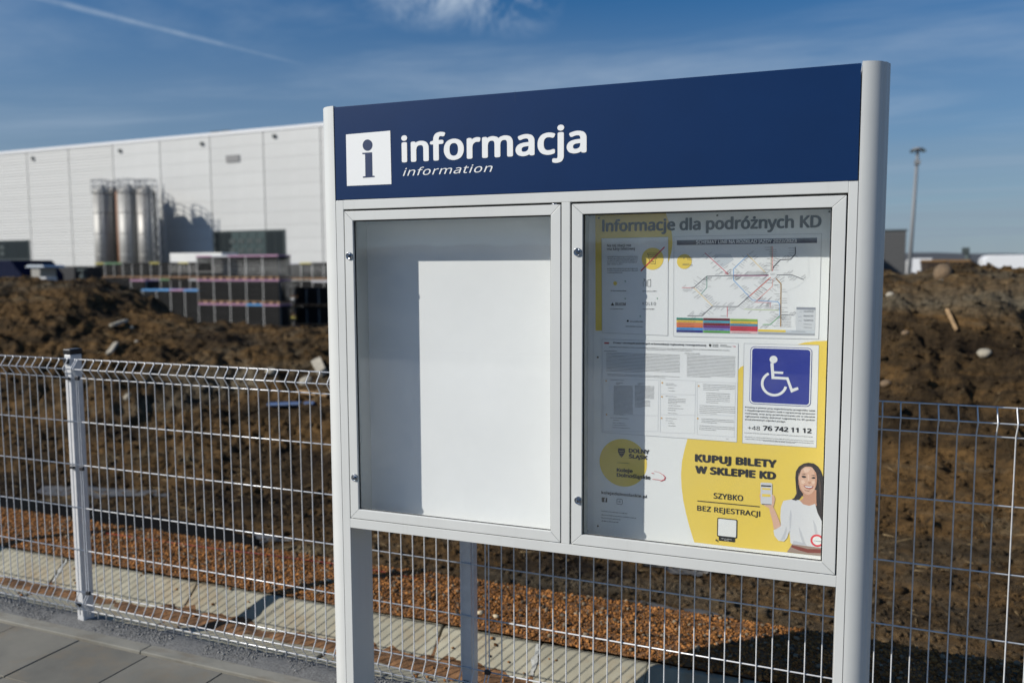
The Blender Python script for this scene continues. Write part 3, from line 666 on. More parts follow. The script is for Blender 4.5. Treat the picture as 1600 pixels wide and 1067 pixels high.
def B1(): # yellow shapes
    p = pr(1)
    p.poly([A(104, 70), A(482, 62)]+[A(482+37*math.sin(t), 80+305*(t/3.14159)) for t in np.linspace(0.1, 3.0, 24)]+[A(480, 400), A(200, 400), A(141, 400), A(139, 711), A(105, 711)])
    p.disc(B(253, 457), sg(*B(382, 457), PN)[0]-sg(*B(253, 457), PN)[0], 64)
    # sweep of the advert: round left edge and a bulge behind the wheelchair card
    left = [(600, 328), (583, 390), (570, 450), (565, 520), (568, 590), (577, 660), (592, 730), (610, 800), (636, 884)]
    p.poly([B(*q) for q in left]+[B(900, 915), B(1330, 958), B(1349, 958), B(1365, 0)]+[B(1300, -35), B(1300, 40), B(900, 40), B(880, 10), B(600, 300)])
    top = [(872, 1100), (872, 925), (884, 908), (1000, 850), (1190, 786), (1230, 775), (1290, 768), (1380, 764), (1380, 1120)]
    p.build('yellow_print', yellow, poster); p = pr(1.4); p.poly([A(*q) for q in top]); p.build('yellow_print', yellow, poster)
B1()
def cards():
    p = pr(2)
    p.poly([A(138, 216), A(496, 208), A(494, 738), A(141, 722)])
    p.poly([A(527, 206), A(1321, 190), A(1305, 757), A(525, 742)])
    p.poly([K_(68, 62), A(873, 780), B(865, 346), K_(68, 974)])
    p.poly([E_(183, 92), E_(840, 108), E_(817, 1006), E_(168, 965)])
    p.build('notice_card', cardw, poster)
    p = pr(3); w = .0008
    p.line([A(138, 216), A(496, 208), A(494, 738), A(141, 722)], w, True); p.line([A(527, 206), A(1321, 190), A(1305, 757), A(525, 742)], w, True)
    p.line([K_(68, 62), A(873, 780), B(865, 346), K_(68, 974)], w, True); p.line([E_(183, 92), E_(840, 108), E_(817, 1006), E_(168, 965)], w, True)
    p.build('card_edge', ink('edge_grey', (165, 168, 172)), poster)
cards()
def titles():
    p = pr(4)
    p.text('Informacje dla podróżnych KD', A(141, 178), A(1320, 152), A(1170, 92), bold=.042, spacing=1.0)
    p.build('title_lettering', ink('title_black', (42, 46, 50)), poster)
titles()
def left_card():
    p = pr(4)
    p.text('Na tej stacji nie', A(168, 261), A(297, 256), A(168, 247), bold=.015); p.text('ma kasy biletowej', A(168, 279), A(317, 276), A(317, 263), bold=.015)
    def L(xa, xb, ya, yb, n, h=.0017):
        x0, z0 = sg(*A(xa, ya), PN); x1, z1 = sg(*A(xb, yb), PN)
        for i in range(n): z = z0+(z1-z0)*i/max(1, n-1); p.words(x0, x1-(0 if i < n-1 else (x1-x0)*.5), z, h)
    L(169, 333, 316, 356, 5); L(169, 333, 380, 401, 3)
    for q, xa in (((188, 499), 275), ((187, 596), 258), ((268, 690), 362), ((360, 501), 435), ((360, 597), 425)):
        x0, z0 = sg(*A(*q), PN); x1, _ = sg(*A(xa, q[1]), PN); p.words(x0, x1, z0, .0018)
    p.text('BILKOM', A(212, 576), A(268, 575), A(240, 560), bold=.02); p.text('KOLEO', A(359, 574), A(430, 572), A(400, 558), bold=.004, spacing=1.35)
    p.poly([A(187, 576), A(207, 576), A(197, 560)]); p.disc(A(279, 659), .0032); a_, b_ = sg(*A(292, 664), PN), sg(*A(362, 664), PN); p.words(a_[0], b_[0], a_[1], .0024)
    # ticket machine pictogram, people pictogram
    w = .0012
    p.line([A(386, 296), A(437, 296), A(437, 304), A(386, 304)], w, True); p.line([A(392, 305), A(392, 325)], w); p.line([A(431, 305), A(431, 325)], w)
    p.line([A(386, 325), A(437, 325)], w); p.line([A(396, 327), A(396, 349), A(427, 353), A(427, 330)], w); p.line([A(400, 316), A(414, 311), A(425, 318)], w*.8); p.line([A(404, 338), A(420, 340)], w*2)
    p.line([A(363, 474), A(361, 452), A(369, 440), A(376, 452), A(374, 474)], w*.8); p.line([A(380, 474), A(380, 445), A(372, 435)], w*.7); p.line([A(386, 474), A(386, 440), A(402, 436), A(402, 474)], w*.8, True); p.disc(A(367, 436), .0016)
    p.build('notice_lettering', black, poster)
    p = pr(3.5); p.disc(A(412, 325), sg(*A(471, 325), PN)[0]-sg(*A(412, 325), PN)[0]); p.disc(A(211, 457), .0060); p.build('yellow_spot', yellow, poster)
    p = pr(5); p.line([A(349, 391), A(477, 262)], .0035); p.build('red_stroke', redi, poster)
    p = pr(4)
    for q in ((265, 446), (265, 539), (438, 538), (346, 634)): p.disc(A(*q), .0021, 10)
    p.build('speech_mark', ink('muted_green', (130, 165, 140)), poster)
left_card()
def railmap():
    p = pr(3.2); p.poly([A(543, 226), A(1297, 212), A(1297, 240), A(543, 252)]); p.build('map_heading', ink('slate', (62, 70, 92)), poster)
    p = pr(4); p.text('SCHEMAT LINII NA ROZKŁAD JAZDY 2022/2023', A(646, 245), A(1187, 232), A(646, 226), bold=.03); p.build('map_heading_lettering', white, poster)
    p = pr(3.1); p.poly([A(*q) for q in ((625, 470), (640, 400), (690, 280), (800, 262), (930, 262), (1060, 255), (1180, 265), (1250, 300), (1255, 420), (1200, 470), (1135, 500), (1150, 560), (1180, 600), (1180, 690), (1080, 695), (985, 655), (830, 640), (620, 635), (600, 600))]); p.build('map_region', white, poster)
    p = pr(3.3); p.poly([A(*q) for q in ((750, 300), (830, 300), (850, 330), (790, 372), (740, 340))]); p.poly([A(*q) for q in ((540, 705), (984, 712), (1284, 705), (1284, 738), (540, 722))]); p.build('map_tint', ink('tint', (205, 212, 218)), poster)
    lines = [('red', (214, 70, 90), 1.1, [(693, 293), (822, 410)]), ('sky', (96, 168, 226), 1.1, [(925, 305), (848, 380), (848, 440), (950, 548), (1085, 556), (1097, 570), (1097, 630), (1045, 680)]),
             ('yel', (240, 205, 120), 1.0, [(920, 300), (1020, 400)]), ('mag', (176, 82, 130), 2.2, [(848, 415), (1036, 414)]), ('gry', (90, 92, 98), 1.2, [(620, 480), (636, 478), (704, 419), (1036, 411)]),
             ('grn', (70, 150, 130), 1.0, [(704, 419), (704, 480), (672, 517)]), ('yel', (240, 205, 120), 1.0, [(636, 482), (735, 580)]), ('gry', (90, 92, 98), 1.2, [(600, 631), (680, 631), (732, 581), (870, 582), (1040, 430)]),
             ('pnk', (230, 130, 120), 1.3, [(932, 528), (1048, 425)]), ('pnk', (230, 130, 120), .8, [(1060, 432), (1055, 475), (970, 552)]), ('brn', (170, 130, 60), 1.6, [(1075, 430), (1103, 460), (1101, 690)]),
             ('grn2', (110, 180, 110), 1.2, [(1005, 678), (1045, 678), (1097, 632)]), ('lgr', (190, 210, 130), .9, [(905, 596), (1090, 602)]), ('gry', (90, 92, 98), 1.6, [(1056, 390), (1062, 370), (1100, 330), (1155, 328), (1180, 300), (1180, 262)]),
             ('gry', (90, 92, 98), 1.2, [(1080, 412), (1162, 412), (1225, 437)]), ('brn', (170, 130, 60), .9, [(1050, 258), (1050, 392)]), ('pnk', (230, 130, 120), .9, [(1058, 258), (1058, 392)]),
             ('red', (214, 70, 90), 1, [(814, 583), (814, 638)]), ('red', (214, 70, 90), .8, [(570, 480), (636, 481)]), ('red', (214, 70, 90), 1, [(800, 402), (812, 398), (820, 408), (806, 408)]), ('gry', (90, 92, 98), 1, [(1103, 628), (1175, 628)]), ('red', (214, 70, 90), .8, [(962, 558), (1045, 560), (1045, 585)])]
    cols = {}
    for nme, rgb, w, pts in lines: cols.setdefault((nme, rgb), []).append((w, pts))
    for i, ((nme, rgb), ls) in enumerate(cols.items()):
        p = pr(3.6+.08*i)
        for w, pts in ls: p.line([A(*q) for q in pts], .0017*w)
        p.build('map_line', ink('line_'+nme, rgb), poster)
    # station names: tiny slanting strokes along each line
    p = pr(4.6); r = random.Random(4)
    for _, _, _, pts in lines:
        for (a, b) in zip(pts[:-1], pts[1:]):
            L = math.dist(a, b)
            if L < 25: continue
            n = int(L/12); hor = abs(a[1]-b[1]) < 25
            for k in range(n):
                t = (k+.5)/n; x, y = a[0]+(b[0]-a[0])*t, a[1]+(b[1]-a[1])*t; s_ = r.choice((-1, 1)); l = r.uniform(14, 34)
                if hor: q = [(x+3*s_, y-5*s_), (x+3*s_+l*.7*s_, y-5*s_-l*.6*s_)]
                elif abs(a[0]-b[0]) < 25: q = [(x+5*s_, y), (x+(5+l)*s_, y)]
                elif (b[0]-a[0])*(b[1]-a[1]) > 0: q = [(x+5*s_, y-3*s_), (x+(5+l*.8)*s_, y-(3+l*.55)*s_)]
                else: q = [(x+4*s_, y+3*s_), (x+(4+l*.8)*s_, y+(3+l*.55)*s_)]
                p.line([A(*q[0]), A(*q[1])], .0007)
    for (x0, x1, y0, y1, n) in ((1105, 1160, 640, 690, 7), (1225, 1283, 606, 612, 2), (1225, 1283, 631, 636, 2), (1225, 1283, 654, 660, 2), (1225, 1275, 678, 678, 1), (1225, 1275, 695, 695, 1), (1160, 1240, 716, 716, 1)):
        a = sg(*A(x0, y0), PN); b = sg(*A(x1, y1), PN)
        for i in range(n): p.words(a[0], b[0]-(.004*r.random()), a[1]+(b[1]-a[1])*i/max(1, n-1), .0011, rnd=r)
    p.text('DOLNY', A(597, 323), A(627, 322), A(600, 316)); p.text('ŚLĄSK', A(597, 331), A(627, 330), A(600, 325)); p.line([A(574, 352), A(610, 352)], .0008); p.line([A(574, 358), A(628, 360)], .0013); p.disc(A(581, 322), .0016)
    p.build('station_names', ink('name_grey', (96, 98, 104)), poster)
    p = pr(4.2); a, b = sg(*A(1040, 392), PN), sg(*A(1076, 424), PN); p.rrect(a[0], b[0], b[1], a[1], .002); p.build('map_hub', white, poster)
    p = pr(4.7); p.line([A(1046, 405), A(1070, 404)], .0009); p.line([A(1046, 411), A(1070, 410)], .0009); p.build('hub_name', grey, poster)
    p = pr(3.5); p.disc(A(583, 340), sg(*A(623, 340), PN)[0]-sg(*A(583, 340), PN)[0]); p.build('yellow_spot', yellow, poster)
    # legend: three columns of coloured bars
    cs_ = [[(60, 140, 120), (232, 190, 80), (226, 130, 90), (224, 120, 70), (70, 150, 220), (40, 50, 130)], [(110, 44, 52), (90, 170, 190), (130, 34, 48), (120, 60, 130), (120, 130, 200), (100, 170, 90)], [(150, 190, 90), (236, 200, 80), (90, 150, 180), (205, 70, 88), (210, 60, 80), (230, 190, 190)]]
    for c_, (x0, x1, y0, y1) in enumerate(((541, 683, 641, 720), (685, 828, 643, 723), (830, 977, 647, 726))):
        h_ = (y1-y0)/6
        for k in range(6):
            p = pr(3.9); p.poly([A(x0, y0+h_*k), A(x1, y0+h_*k+3), A(x1, y0+h_*(k+.93)+3), A(x0, y0+h_*(k+.93))]); p.build('legend_bar', ink('bar_%d_%d' % (c_, k), cs_[c_][k]), poster)
    p = pr(3.9); p.poly([A(980, 704), A(1128, 708), A(1128, 720), A(980, 716)]); p.build('legend_bar', ink('bar_y', (238, 210, 90)), poster)
    p = pr(3.9); p.poly([A(980, 719), A(1284, 727), A(1284, 737), A(980, 729)]); p.build('legend_bar', ink('bar_g', (168, 172, 178)), poster)
    p = pr(4.1)
    for (x0, x1, y0, y1) in ((541, 683, 641, 720), (685, 828, 643, 723), (830, 977, 647, 726)):
        for k in range(6):
            a = sg(*A(x0+10, y0+(y1-y0)/6*(k+.72)), PN); b = sg(*A(x1-30-20*random.random(), y0), PN); p.words(a[0], b[0], a[1], .0011)
    p.build('legend_lettering', ink('legend_ink', (60, 50, 50)), poster)
    p = pr(3.8); p.poly([A(1186, 584), A(1288, 586), A(1285, 710), A(1184, 708)]); p.build('map_key', ink('key_grey', (212, 216, 220)), poster)
    p = pr(4); p.poly([A(1186, 585), A(1288, 587), A(1288, 600), A(1186, 598)]); p.line([A(1200, 612), A(1216, 612)], .001); p.line([A(1196, 636), A(1214, 636)], .001); p.line([A(1196, 658), A(1214, 658)], .001); p.build('key_heading', ink('key_slate', (150, 155, 165)), poster)
railmap()
def rights():
    p = pr(4); r = random.Random(9)
    p.text('Prawa i obowiązki podróżnych w komunikacji regionalnej i transgranicznej', K_(180, 104), K_(1088, 133), K_(180, 87), bold=.03)
    def L(x0, y0, x1, y1, dy, n, h=.00115, last=.5, ragged=0):
        # rows follow the card: horizontal on the sheet
        for i in range(n):
            a = sg(*K_(x0, y0+dy*i), PN); b = sg(*K_(x1, y1+dy*i), PN)
            p.words(a[0], b[0] if i < n-1 else a[0]+(b[0]-a[0])*last, a[1], h if not ragged else h, rnd=r)
    L(140, 140, 1320, 178, 1, 1, .0016, 1); L(490, 165, 950, 178, 1, 1, .0014, 1)
    L(90, 178, 215, 182, 1, 1, .0016, 1); L(878, 203, 1035, 207, 1, 1, .0016, 1)
    L(112, 196, 832, 218, 13.6, 14, .0011); L(122, 404, 832, 428, 13, 2, .0011, .8)
    L(900, 220, 1375, 236, 13.8, 16, .0011)
    for (x, x1, y, n, dy) in ((150, 425, 462, 1, 12), (205, 275, 490, 2, 11), (183, 372, 518, 25, 11.6), (418, 490, 496, 2, 11), (390, 580, 520, 12, 11.6), (392, 540, 660, 6, 13), (152, 510, 832, 1, 11), (180, 290, 855, 1, 10), (172, 415, 882, 1, 10), (172, 440, 902, 1, 10), (172, 515, 926, 1, 10),
                         (692, 865, 497, 1, 10), (692, 905, 513, 1, 10), (715, 842, 540, 1, 10), (715, 865, 568, 1, 10), (692, 905, 622, 1, 10), (715, 890, 645, 4, 15), (715, 960, 712, 1, 10), (715, 865, 738, 2, 20), (715, 905, 788, 1, 10), (692, 915, 838, 1, 10), (692, 842, 860, 1, 10), (718, 842, 885, 1, 10), (718, 865, 910, 1, 10),
                         (1058, 1372, 506, 4, 17), (1088, 1325, 590, 6, 18.5), (1022, 1372, 712, 5, 18), (1042, 1365, 842, 3, 17), (1020, 1365, 910, 3, 18), (1285, 1345, 1040, 1, 10)):
        L(x, y, x1, y+(x1-x)*.03, dy, n, .00115)
    p.build('notice_lettering', ink('small_print', (52, 54, 58)), poster)
    p = pr(3.6); e = .0006
    for q in (((80, 448), (625, 462), (615, 965), (80, 965)), ((640, 455), (985, 470), (975, 985), (640, 975)), ((1000, 480), (1378, 490), (1365, 1020), (1000, 995))): p.line([K_(*a) for a in q], e, True)
    for y in (600, 800): p.line([K_(640, y), K_(985, y+8)], e)
    p.line([K_(90, 800), K_(615, 812)], e); p.line([K_(1000, 800), K_(1370, 812)], e); p.build('box_line', ink('hair_grey', (190, 193, 197)), poster)
    p = pr(4.2)
    for q in ((108, 470), (112, 800), (658, 488), (655, 625), (652, 835), (1016, 520), (1006, 838)): p.disc(K_(*q), .0026, 8)
    p.build('bullet_mark', ink('orange_mark', (226, 178, 96)), poster)
    p = pr(4.1); p.rect(K_(90, 92), K_(138, 108)); p.build('flag_red', ink('flag', (170, 30, 50)), poster)
    p = pr(4.1); p.poly([K_(1115, 110), K_(1140, 110), K_(1138, 128), K_(1128, 138), K_(1117, 128)]); p.text('DOLNY', K_(1152, 122), K_(1210, 124), K_(1155, 111), bold=.02); p.text('ŚLĄSK', K_(1152, 136), K_(1210, 138), K_(1155, 124), bold=.02)
    p.line([K_(1226, 116), K_(1290, 120)], .0009); p.line([K_(1226, 130), K_(1335, 135)], .0014); p.build('small_logo', ink('logo_ink', (50, 52, 50)), poster)
    p = pr(4.1); p.line([K_(1345, 125), K_(1372, 130), K_(1378, 136), K_(1355, 140)], .0007); p.build('swoosh', redi, poster)
rights()
def wheelchair():
    p = pr(4); a = sg(*E_(240, 118), PN); b = sg(*E_(768, 645), PN); x0, x1, z1, z0 = a[0], b[0], a[1], b[1]-.001
    p.rrect(x0, x1, z0, z1, .012, 8); p.build('symbol_edge', blue, poster)
    p = pr(5); p.rrect(x0+.0016, x1-.0016, z0+.0016, z1-.0016, .0108, 8); p.build('symbol_border', white, poster)
    p = pr(6); p.rrect(x0+.0050, x1-.0050, z0+.0050, z1-.0050, .0085, 8); p.build('symbol_field', blue, poster)
    p = pr(7); u = (x1-x0)/528
    p.disc(E_(442, 233), 34*u)
    p.poly([E_(414, 264), E_(442, 264), E_(446, 336), E_(528, 340), E_(526, 360), E_(448, 356), E_(450, 381), E_(572, 389), E_(608, 488), E_(655, 474), E_(662, 496), E_(596, 524), E_(555, 410), E_(425, 403)])
    cx_, cz_ = sg(*E_(447, 446), PN); R = 103*u; a0, a1 = math.radians(118), math.radians(348)
    p.rline([(cx_+R*math.cos(t), cz_+R*math.sin(t)) for t in np.linspace(a0, a1, 40)], 23*u)
    p.build('wheelchair_symbol', white, poster)
    p = pr(4)
    rows = ('Prosimy o pomoc przy organizowaniu przejazdów osób', 'z niepełnosprawnościami i osób o ograniczonej sprawności', 'ruchowej, oraz przy przemieszczaniu się w obrębie', 'zgłoszenia należy dokonać najpóźniej na 48 godzin', 'przed planowanym odjazdem pociągu.')
    for i, t in enumerate(rows): p.text(t, E_(192, 656+26.6*i), E_(806 if i < 4 else 550, 700), E_(192, 643+26.6*i), bold=.010)
    p.text('+48', E_(216, 848), E_(322, 852), E_(250, 806), bold=-.012, ref=.73)
    p.text('76 742 11 12', E_(348, 852), E_(776, 876), E_(348, 804), bold=.045, ref=.73)
    for y, x0_, x1_ in ((876, 185, 795), (912, 190, 798), (930, 195, 795), (948, 350, 630)):
        a = sg(*E_(x0_, y), PN); b = sg(*E_(x1_, y), PN); p.words(a[0], b[0], a[1], .0012)
    p.build('phone_lettering', black, poster)
wheelchair()
def logos():
    p = pr(4)
    p.text('DOLNY', G_(392, 165), G_(593, 180), G_(392, 128), bold=.055); p.text('ŚLĄSK', G_(392, 220), G_(577, 230), G_(392, 176), bold=.055)
    p.line([G_(277, 266), G_(398, 274)], .0010)
    p.text('Koleje', G_(275, 352), G_(432, 360), G_(275, 318), bold=.05); p.text('Dolnośląskie', G_(275, 402), G_(605, 425), G_(275, 366), bold=.045)
    p.text('kolejedolnoslaskie.pl', G_(125, 570), G_(568, 608), G_(125, 543), bold=.035, spacing=1.08)
    p.poly([G_(288, 126), G_(356, 130), G_(356, 165), G_(345, 188), G_(322, 216), G_(300, 188), G_(288, 160)])
    a = sg(*G_(128, 605), PN); b = sg(*G_(181, 655), PN); p.rrect(a[0], b[0], b[1], a[1], .0012)
    for q, x1 in (((125, 742), 385), ((125, 778), 468), ((125, 808), 320), ((125, 838), 292)):
        a = sg(*G_(*q), PN); b = sg(*G_(x1, q[1]), PN); p.words(a[0], b[0], a[1], .0018)
    a = sg(*G_(277, 620), PN); b = sg(*G_(329, 676), PN); n = 8; r = .0028; pts = []
    for cx_, cz_, a0 in ((b[0]-r, a[1]-r, 0), (a[0]+r, a[1]-r, 90), (a[0]+r, b[1]+r, 180), (b[0]-r, b[1]+r, 270)):
        for k in range(n): t = math.radians(a0+90*k/n); pts.append((cx_+r*math.cos(t), cz_+r*math.sin(t)))
    p.rline(pts, .0012, True); cx_, cz_ = (a[0]+b[0])/2, (a[1]+b[1])/2
    p.rline([(cx_+.0026*math.cos(t), cz_+.0026*math.sin(t)) for t in np.linspace(0, 6.1, 20)], .0010, True); p.disc(G_(316, 634), .0006, 8)
    p.build('logo_lettering', black, poster)
    p = pr(5); p.text('f', G_(152, 655), G_(172, 655), G_(160, 612), bold=.04); p.build('icon_letter', cardw, poster)
    p = pr(5); p.line([G_(296, 142), G_(305, 156), G_(316, 148), G_(322, 158), G_(330, 148), G_(340, 156), G_(349, 142)], .0010); p.line([G_(300, 170), G_(322, 176), G_(345, 170)], .0008); p.disc(G_(322, 200), .0008, 8); p.build('crest_eagle', ink('crest_pale', (205, 190, 120)), poster)
    p = pr(4.5); sw = [G_(640, 348), G_(690, 362), G_(730, 385), G_(750, 410), G_(742, 432), G_(705, 446)]
    for k in range(5): p.line(sw[k:k+2], .0006+.0008*k*(1 if k < 4 else .6))
    p.line([G_(625, 428), G_(680, 434), G_(710, 442)], .0014); p.line([G_(615, 368), G_(640, 372)], .0016); p.build('swoosh', redi, poster)
logos()
def advert():
    p = pr(4)
    p.text('KUPUJ BILETY', H_(137, 160), H_(820, 150), H_(137, 89), bold=.072, spacing=1.05, ref=.73); p.text('W SKLEPIE KD', H_(139, 256), H_(813, 300), H_(139, 186), bold=.072, spacing=1.05, ref=.73)
    p.text('SZYBKO', H_(293, 469), H_(539, 480), H_(293, 424), bold=.022, spacing=1.03); p.text('BEZ REJESTRACJI', H_(156, 570), H_(681, 610), H_(156, 527), bold=.022, spacing=1.03)
    a, b = sg(*H_(158, 491), PN), sg(*H_(680, 540), PN); z = (a[1]+b[1])/2; p.rrect(a[0], b[0], z-.0013, z+.0013, .0012)
    a, b = sg(*H_(325, 630), PN), sg(*H_(489, 802), PN); p.rrect(a[0], b[0], b[1]-.001, a[1], .004)
    a, b = sg(*H_(337, 780), PN), sg(*H_(472, 836), PN); p.rrect(a[0], b[0], b[1], a[1], .002)
    p.build('advert_lettering', black, poster)
    p = pr(5); a, b = sg(*H_(333, 638), PN), sg(*H_(481, 795), PN); p.rrect(a[0], b[0], b[1], a[1], .003); p.build('code_field', white, poster)
    p = pr(5.2)
    for q in ((360, 803, 448), (384, 818, 426)): a = sg(*H_(q[0], q[1]), PN); b = sg(*H_(q[2], q[1]+6), PN); p.words(a[0], b[0], a[1]-.001, .0012)
    p.build('code_caption', white, poster)
advert()
# the woman printed on the advert, flat like the rest of the sheet
def woman():
    skin = ink('skin', (224, 182, 158)); skin2 = ink('skin_shade', (202, 152, 126)); hair = ink('hair', (46, 38, 38)); shirt = ink('shirt', (222, 224, 228)); shirt2 = ink('shirt_fold', (200, 203, 210)); 
    def pl(layer, name, m, *polys):
        p = pr(layer)
        for q in polys: p.poly([H_(*a) for a in q])
        p.build(name, m, poster)
    pl(4, 'printed_hair', hair, [(975, 300), (980, 245), (1005, 205), (1045, 180), (1085, 173), (1130, 180), (1165, 205), (1190, 245), (1205, 290), (1216, 350), (1219, 440), (1215, 560), (1210, 690), (1190, 640), (1160, 590), (1140, 520), (1100, 470), (1030, 450), (1010, 478), (975, 490), (945, 478), (965, 466), (985, 430), (980, 370)])
    pl(5, 'printed_neck', skin2, [(1040, 390), (1150, 400), (1150, 480), (1165, 520), (1110, 560), (1030, 530), (1010, 490), (1040, 470)])
    pl(5.3, 'printed_shirt', shirt, [(1008, 484), (1040, 518), (1090, 532), (1140, 515), (1160, 590), (1190, 640), (1212, 700), (1208, 885), (1080, 880), (950, 852), (935, 840), (925, 740), (905, 800), (880, 828), (835, 822), (800, 780), (793, 732), (820, 722), (855, 700), (850, 620), (855, 545), (875, 490), (940, 478)])
    pl(5.6, 'printed_fold', shirt2, [(925, 640), (935, 560), (945, 600), (938, 700), (930, 760)], [(1000, 700), (1030, 760), (1060, 850), (1040, 850), (1015, 780)], [(1120, 640), (1150, 700), (1165, 800), (1150, 870), (1140, 780)], [(880, 760), (900, 700), (905, 740), (885, 810), (850, 820)], [(960, 820), (1060, 845), (1080, 878), (950, 850)])
    pl(6, 'printed_face', skin, [(1000, 300), (1005, 260), (1025, 225), (1060, 205), (1100, 205), (1135, 225), (1152, 265), (1155, 310), (1150, 360), (1135, 400), (1110, 430), (1082, 440), (1050, 428), (1022, 395), (1005, 350)])
    pl(6.3, 'printed_shade', skin2, [(1000, 300), (1008, 330), (1022, 390), (1050, 428), (1035, 425), (1012, 392), (1002, 350)], [(1130, 240), (1152, 265), (1155, 310), (1150, 360), (1135, 400), (1140, 340), (1138, 280)], [(1084, 330), (1106, 333), (1108, 344), (1092, 346), (1080, 340)])
    pl(6.6, 'printed_hair', hair, [(1000, 300), (996, 330), (990, 380), (985, 430), (968, 470), (950, 480), (980, 488), (1008, 470), (1000, 400), (1000, 345)], [(1100, 195), (1150, 215), (1190, 270), (1216, 350), (1219, 460), (1212, 690), (1165, 600), (1150, 500), (1158, 400), (1160, 320), (1148, 258), (1120, 218)])
    pl(7, 'printed_eyes', hair, [(1026, 286), (1040, 280), (1060, 284), (1068, 293), (1052, 300), (1034, 296)], [(1106, 298), (1124, 290), (1142, 294), (1140, 304), (1122, 307)], [(1024, 268), (1048, 262), (1070, 272), (1048, 268)], [(1104, 280), (1128, 274), (1146, 282), (1126, 280)])
    pl(7, 'printed_mouth', ink('lips', (165, 70, 72)), [(1042, 362), (1060, 360), (1085, 366), (1110, 368), (1128, 366), (1118, 385), (1095, 394), (1070, 388), (1052, 376)])
    pl(7.3, 'printed_teeth', white, [(1050, 365), (1085, 370), (1120, 370), (1108, 380), (1085, 382), (1062, 376)])
    pl(6.1, 'printed_highlight', ink('skin_light', (238, 204, 182)), [(1040, 225), (1070, 215), (1100, 222), (1085, 250), (1055, 255)], [(1024, 320), (1045, 315), (1058, 335), (1040, 350), (1026, 342)], [(1112, 328), (1132, 322), (1140, 338), (1124, 352), (1112, 344)], [(1078, 270), (1088, 272), (1090, 320), (1080, 324)])
    pl(6.8, 'printed_hair_shine', ink('hair_shine', (82, 66, 60)), [(1010, 232), (1045, 195), (1080, 186), (1050, 205), (1022, 235), (1004, 290)], [(1172, 300), (1186, 340), (1190, 440), (1182, 520), (1178, 430), (1168, 340)], [(988, 400), (994, 350), (998, 400), (984, 450)])
    pl(7.5, 'printed_nostril', ink('skin_deep', (140, 92, 76)), [(1076, 342), (1088, 347), (1102, 344), (1090, 350)], [(1046, 396), (1070, 404), (1100, 404), (1084, 410), (1060, 406)])
    # arm and hand with phone
    pl(4.6, 'printed_arm', skin, [(755, 545), (790, 540), (812, 585), (835, 640), (856, 700), (830, 722), (795, 724), (785, 660), (765, 590)])
    pl(5, 'printed_hand', skin, [(775, 430), (798, 448), (806, 475), (800, 510), (790, 545), (760, 552), (725, 535), (700, 512), (780, 505)], [(690, 425), (680, 432), (676, 452), (682, 470), (680, 490), (690, 505), (696, 470)])
    pl(5.5, 'printed_phone', ink('phone_body', (215, 216, 220)), [(690, 337), (772, 341), (782, 350), (780, 518), (770, 526), (695, 521), (687, 512), (685, 345)])
    pl(6, 'printed_phone_bar', black, [(690, 358), (774, 363), (774, 374), (690, 370)], [(694, 515), (775, 519), (772, 524), (696, 520)])
    pl(6, 'printed_phone_band', yellow, [(697, 382), (768, 386), (768, 400), (697, 396)], [(698, 432), (768, 436), (768, 458), (698, 454)])
    pl(5.8, 'printed_trousers', ink('trousers', (160, 140, 128)), [(948, 850), (1210, 884), (1208, 950), (905, 916), (930, 880)])
    pl(6.2, 'printed_belt', ink('belt', (132, 62, 50)), [(945, 858), (1010, 872), (1075, 890), (1200, 892), (1200, 925), (1080, 922), (1000, 900), (942, 876)])
    p = pr(7); c = sg(*H_(1157, 821), PN); R = sg(*H_(1205, 821), PN)[0]-c[0]
    p.rline([(c[0]+R*math.cos(t), c[1]+R*math.sin(t)) for t in np.linspace(0, 2*math.pi, 40)[:-1]], R*.36, True); p.build('round_sticker', ink('sticker_red', (228, 74, 84)), poster)
    p = pr(6.8); p.disc((1060+1157/5.336, 690+821/5.336), R*.9); p.build('sticker_field', white, poster)
    p = pr(7.4); a_, b_ = sg(*H_(1128, 824), PN), sg(*H_(1188, 826), PN); p.words(a_[0], b_[0], a_[1], .0013); p.build('sticker_lettering', black, poster)
woman()
pin_m = mat('pin', (.10, .085, .04), .4, .5)
for q in ((936, 341), (1121, 337), (1296, 331), (934.5, 558), (1292, 590), (934.5, 821), (1119.5, 843)):
    x, z = sg(q[0], q[1], PN); MB().lathe([(.0030, PN-.003), (.0026, PN-.0048), (.001, PN-.0052)], (x, 0, z), 12, 0, 'y').build('pin', pin_m, poster)
x, z = sg(918, 829, DP); MB().lathe([(.0025, DP+.0004), (.002, DP-.002)], (x, 0, z), 10, 0, 'y').build('screw', chrome, sign)

# ================================================================== BACKGROUND: the works behind the spoil bank
wall_m = mat('cladding', (.56, .565, .55), .6, noise=(.25, .04), island=.025)
def ribbed():
    m = mat('ribbed_cladding', (.54, .545, .53), .6); nt = m.node_tree; N = nt.nodes.new; tc = N('ShaderNodeTexCoord'); w = N('ShaderNodeTexWave'); w.bands_direction = 'Z'; w.inputs['Scale'].default_value = 1.1
    nt.links.new(tc.outputs['Object'], w.inputs['Vector']); b = N('ShaderNodeBump'); b.inputs['Strength'].default_value = .9; b.inputs['Distance'].default_value = .05
    nt.links.new(w.outputs['Fac'], b.inputs['Height']); nt.links.new(b.outputs[0], nt.nodes['Principled BSDF'].inputs['Normal']); return m
rib_m = ribbed()
groove = mat('groove', (.16, .16, .16), .8)
win_glass = mat('window_glass', (.012, .018, .02), .35, spec=.25); win_frame = mat('window_frame', (.06, .075, .075), .6, spec=.2); teal = mat('tinted_pane', (.05, .075, .075), .4, spec=.25)
trim = mat('bright_trim', (.78, .78, .78), .35)
WD = 58.0; WA = math.radians(-1.5); wn = np.array([-math.sin(WA), math.cos(WA), 0]); wt = np.array([math.cos(WA), math.sin(WA), 0])
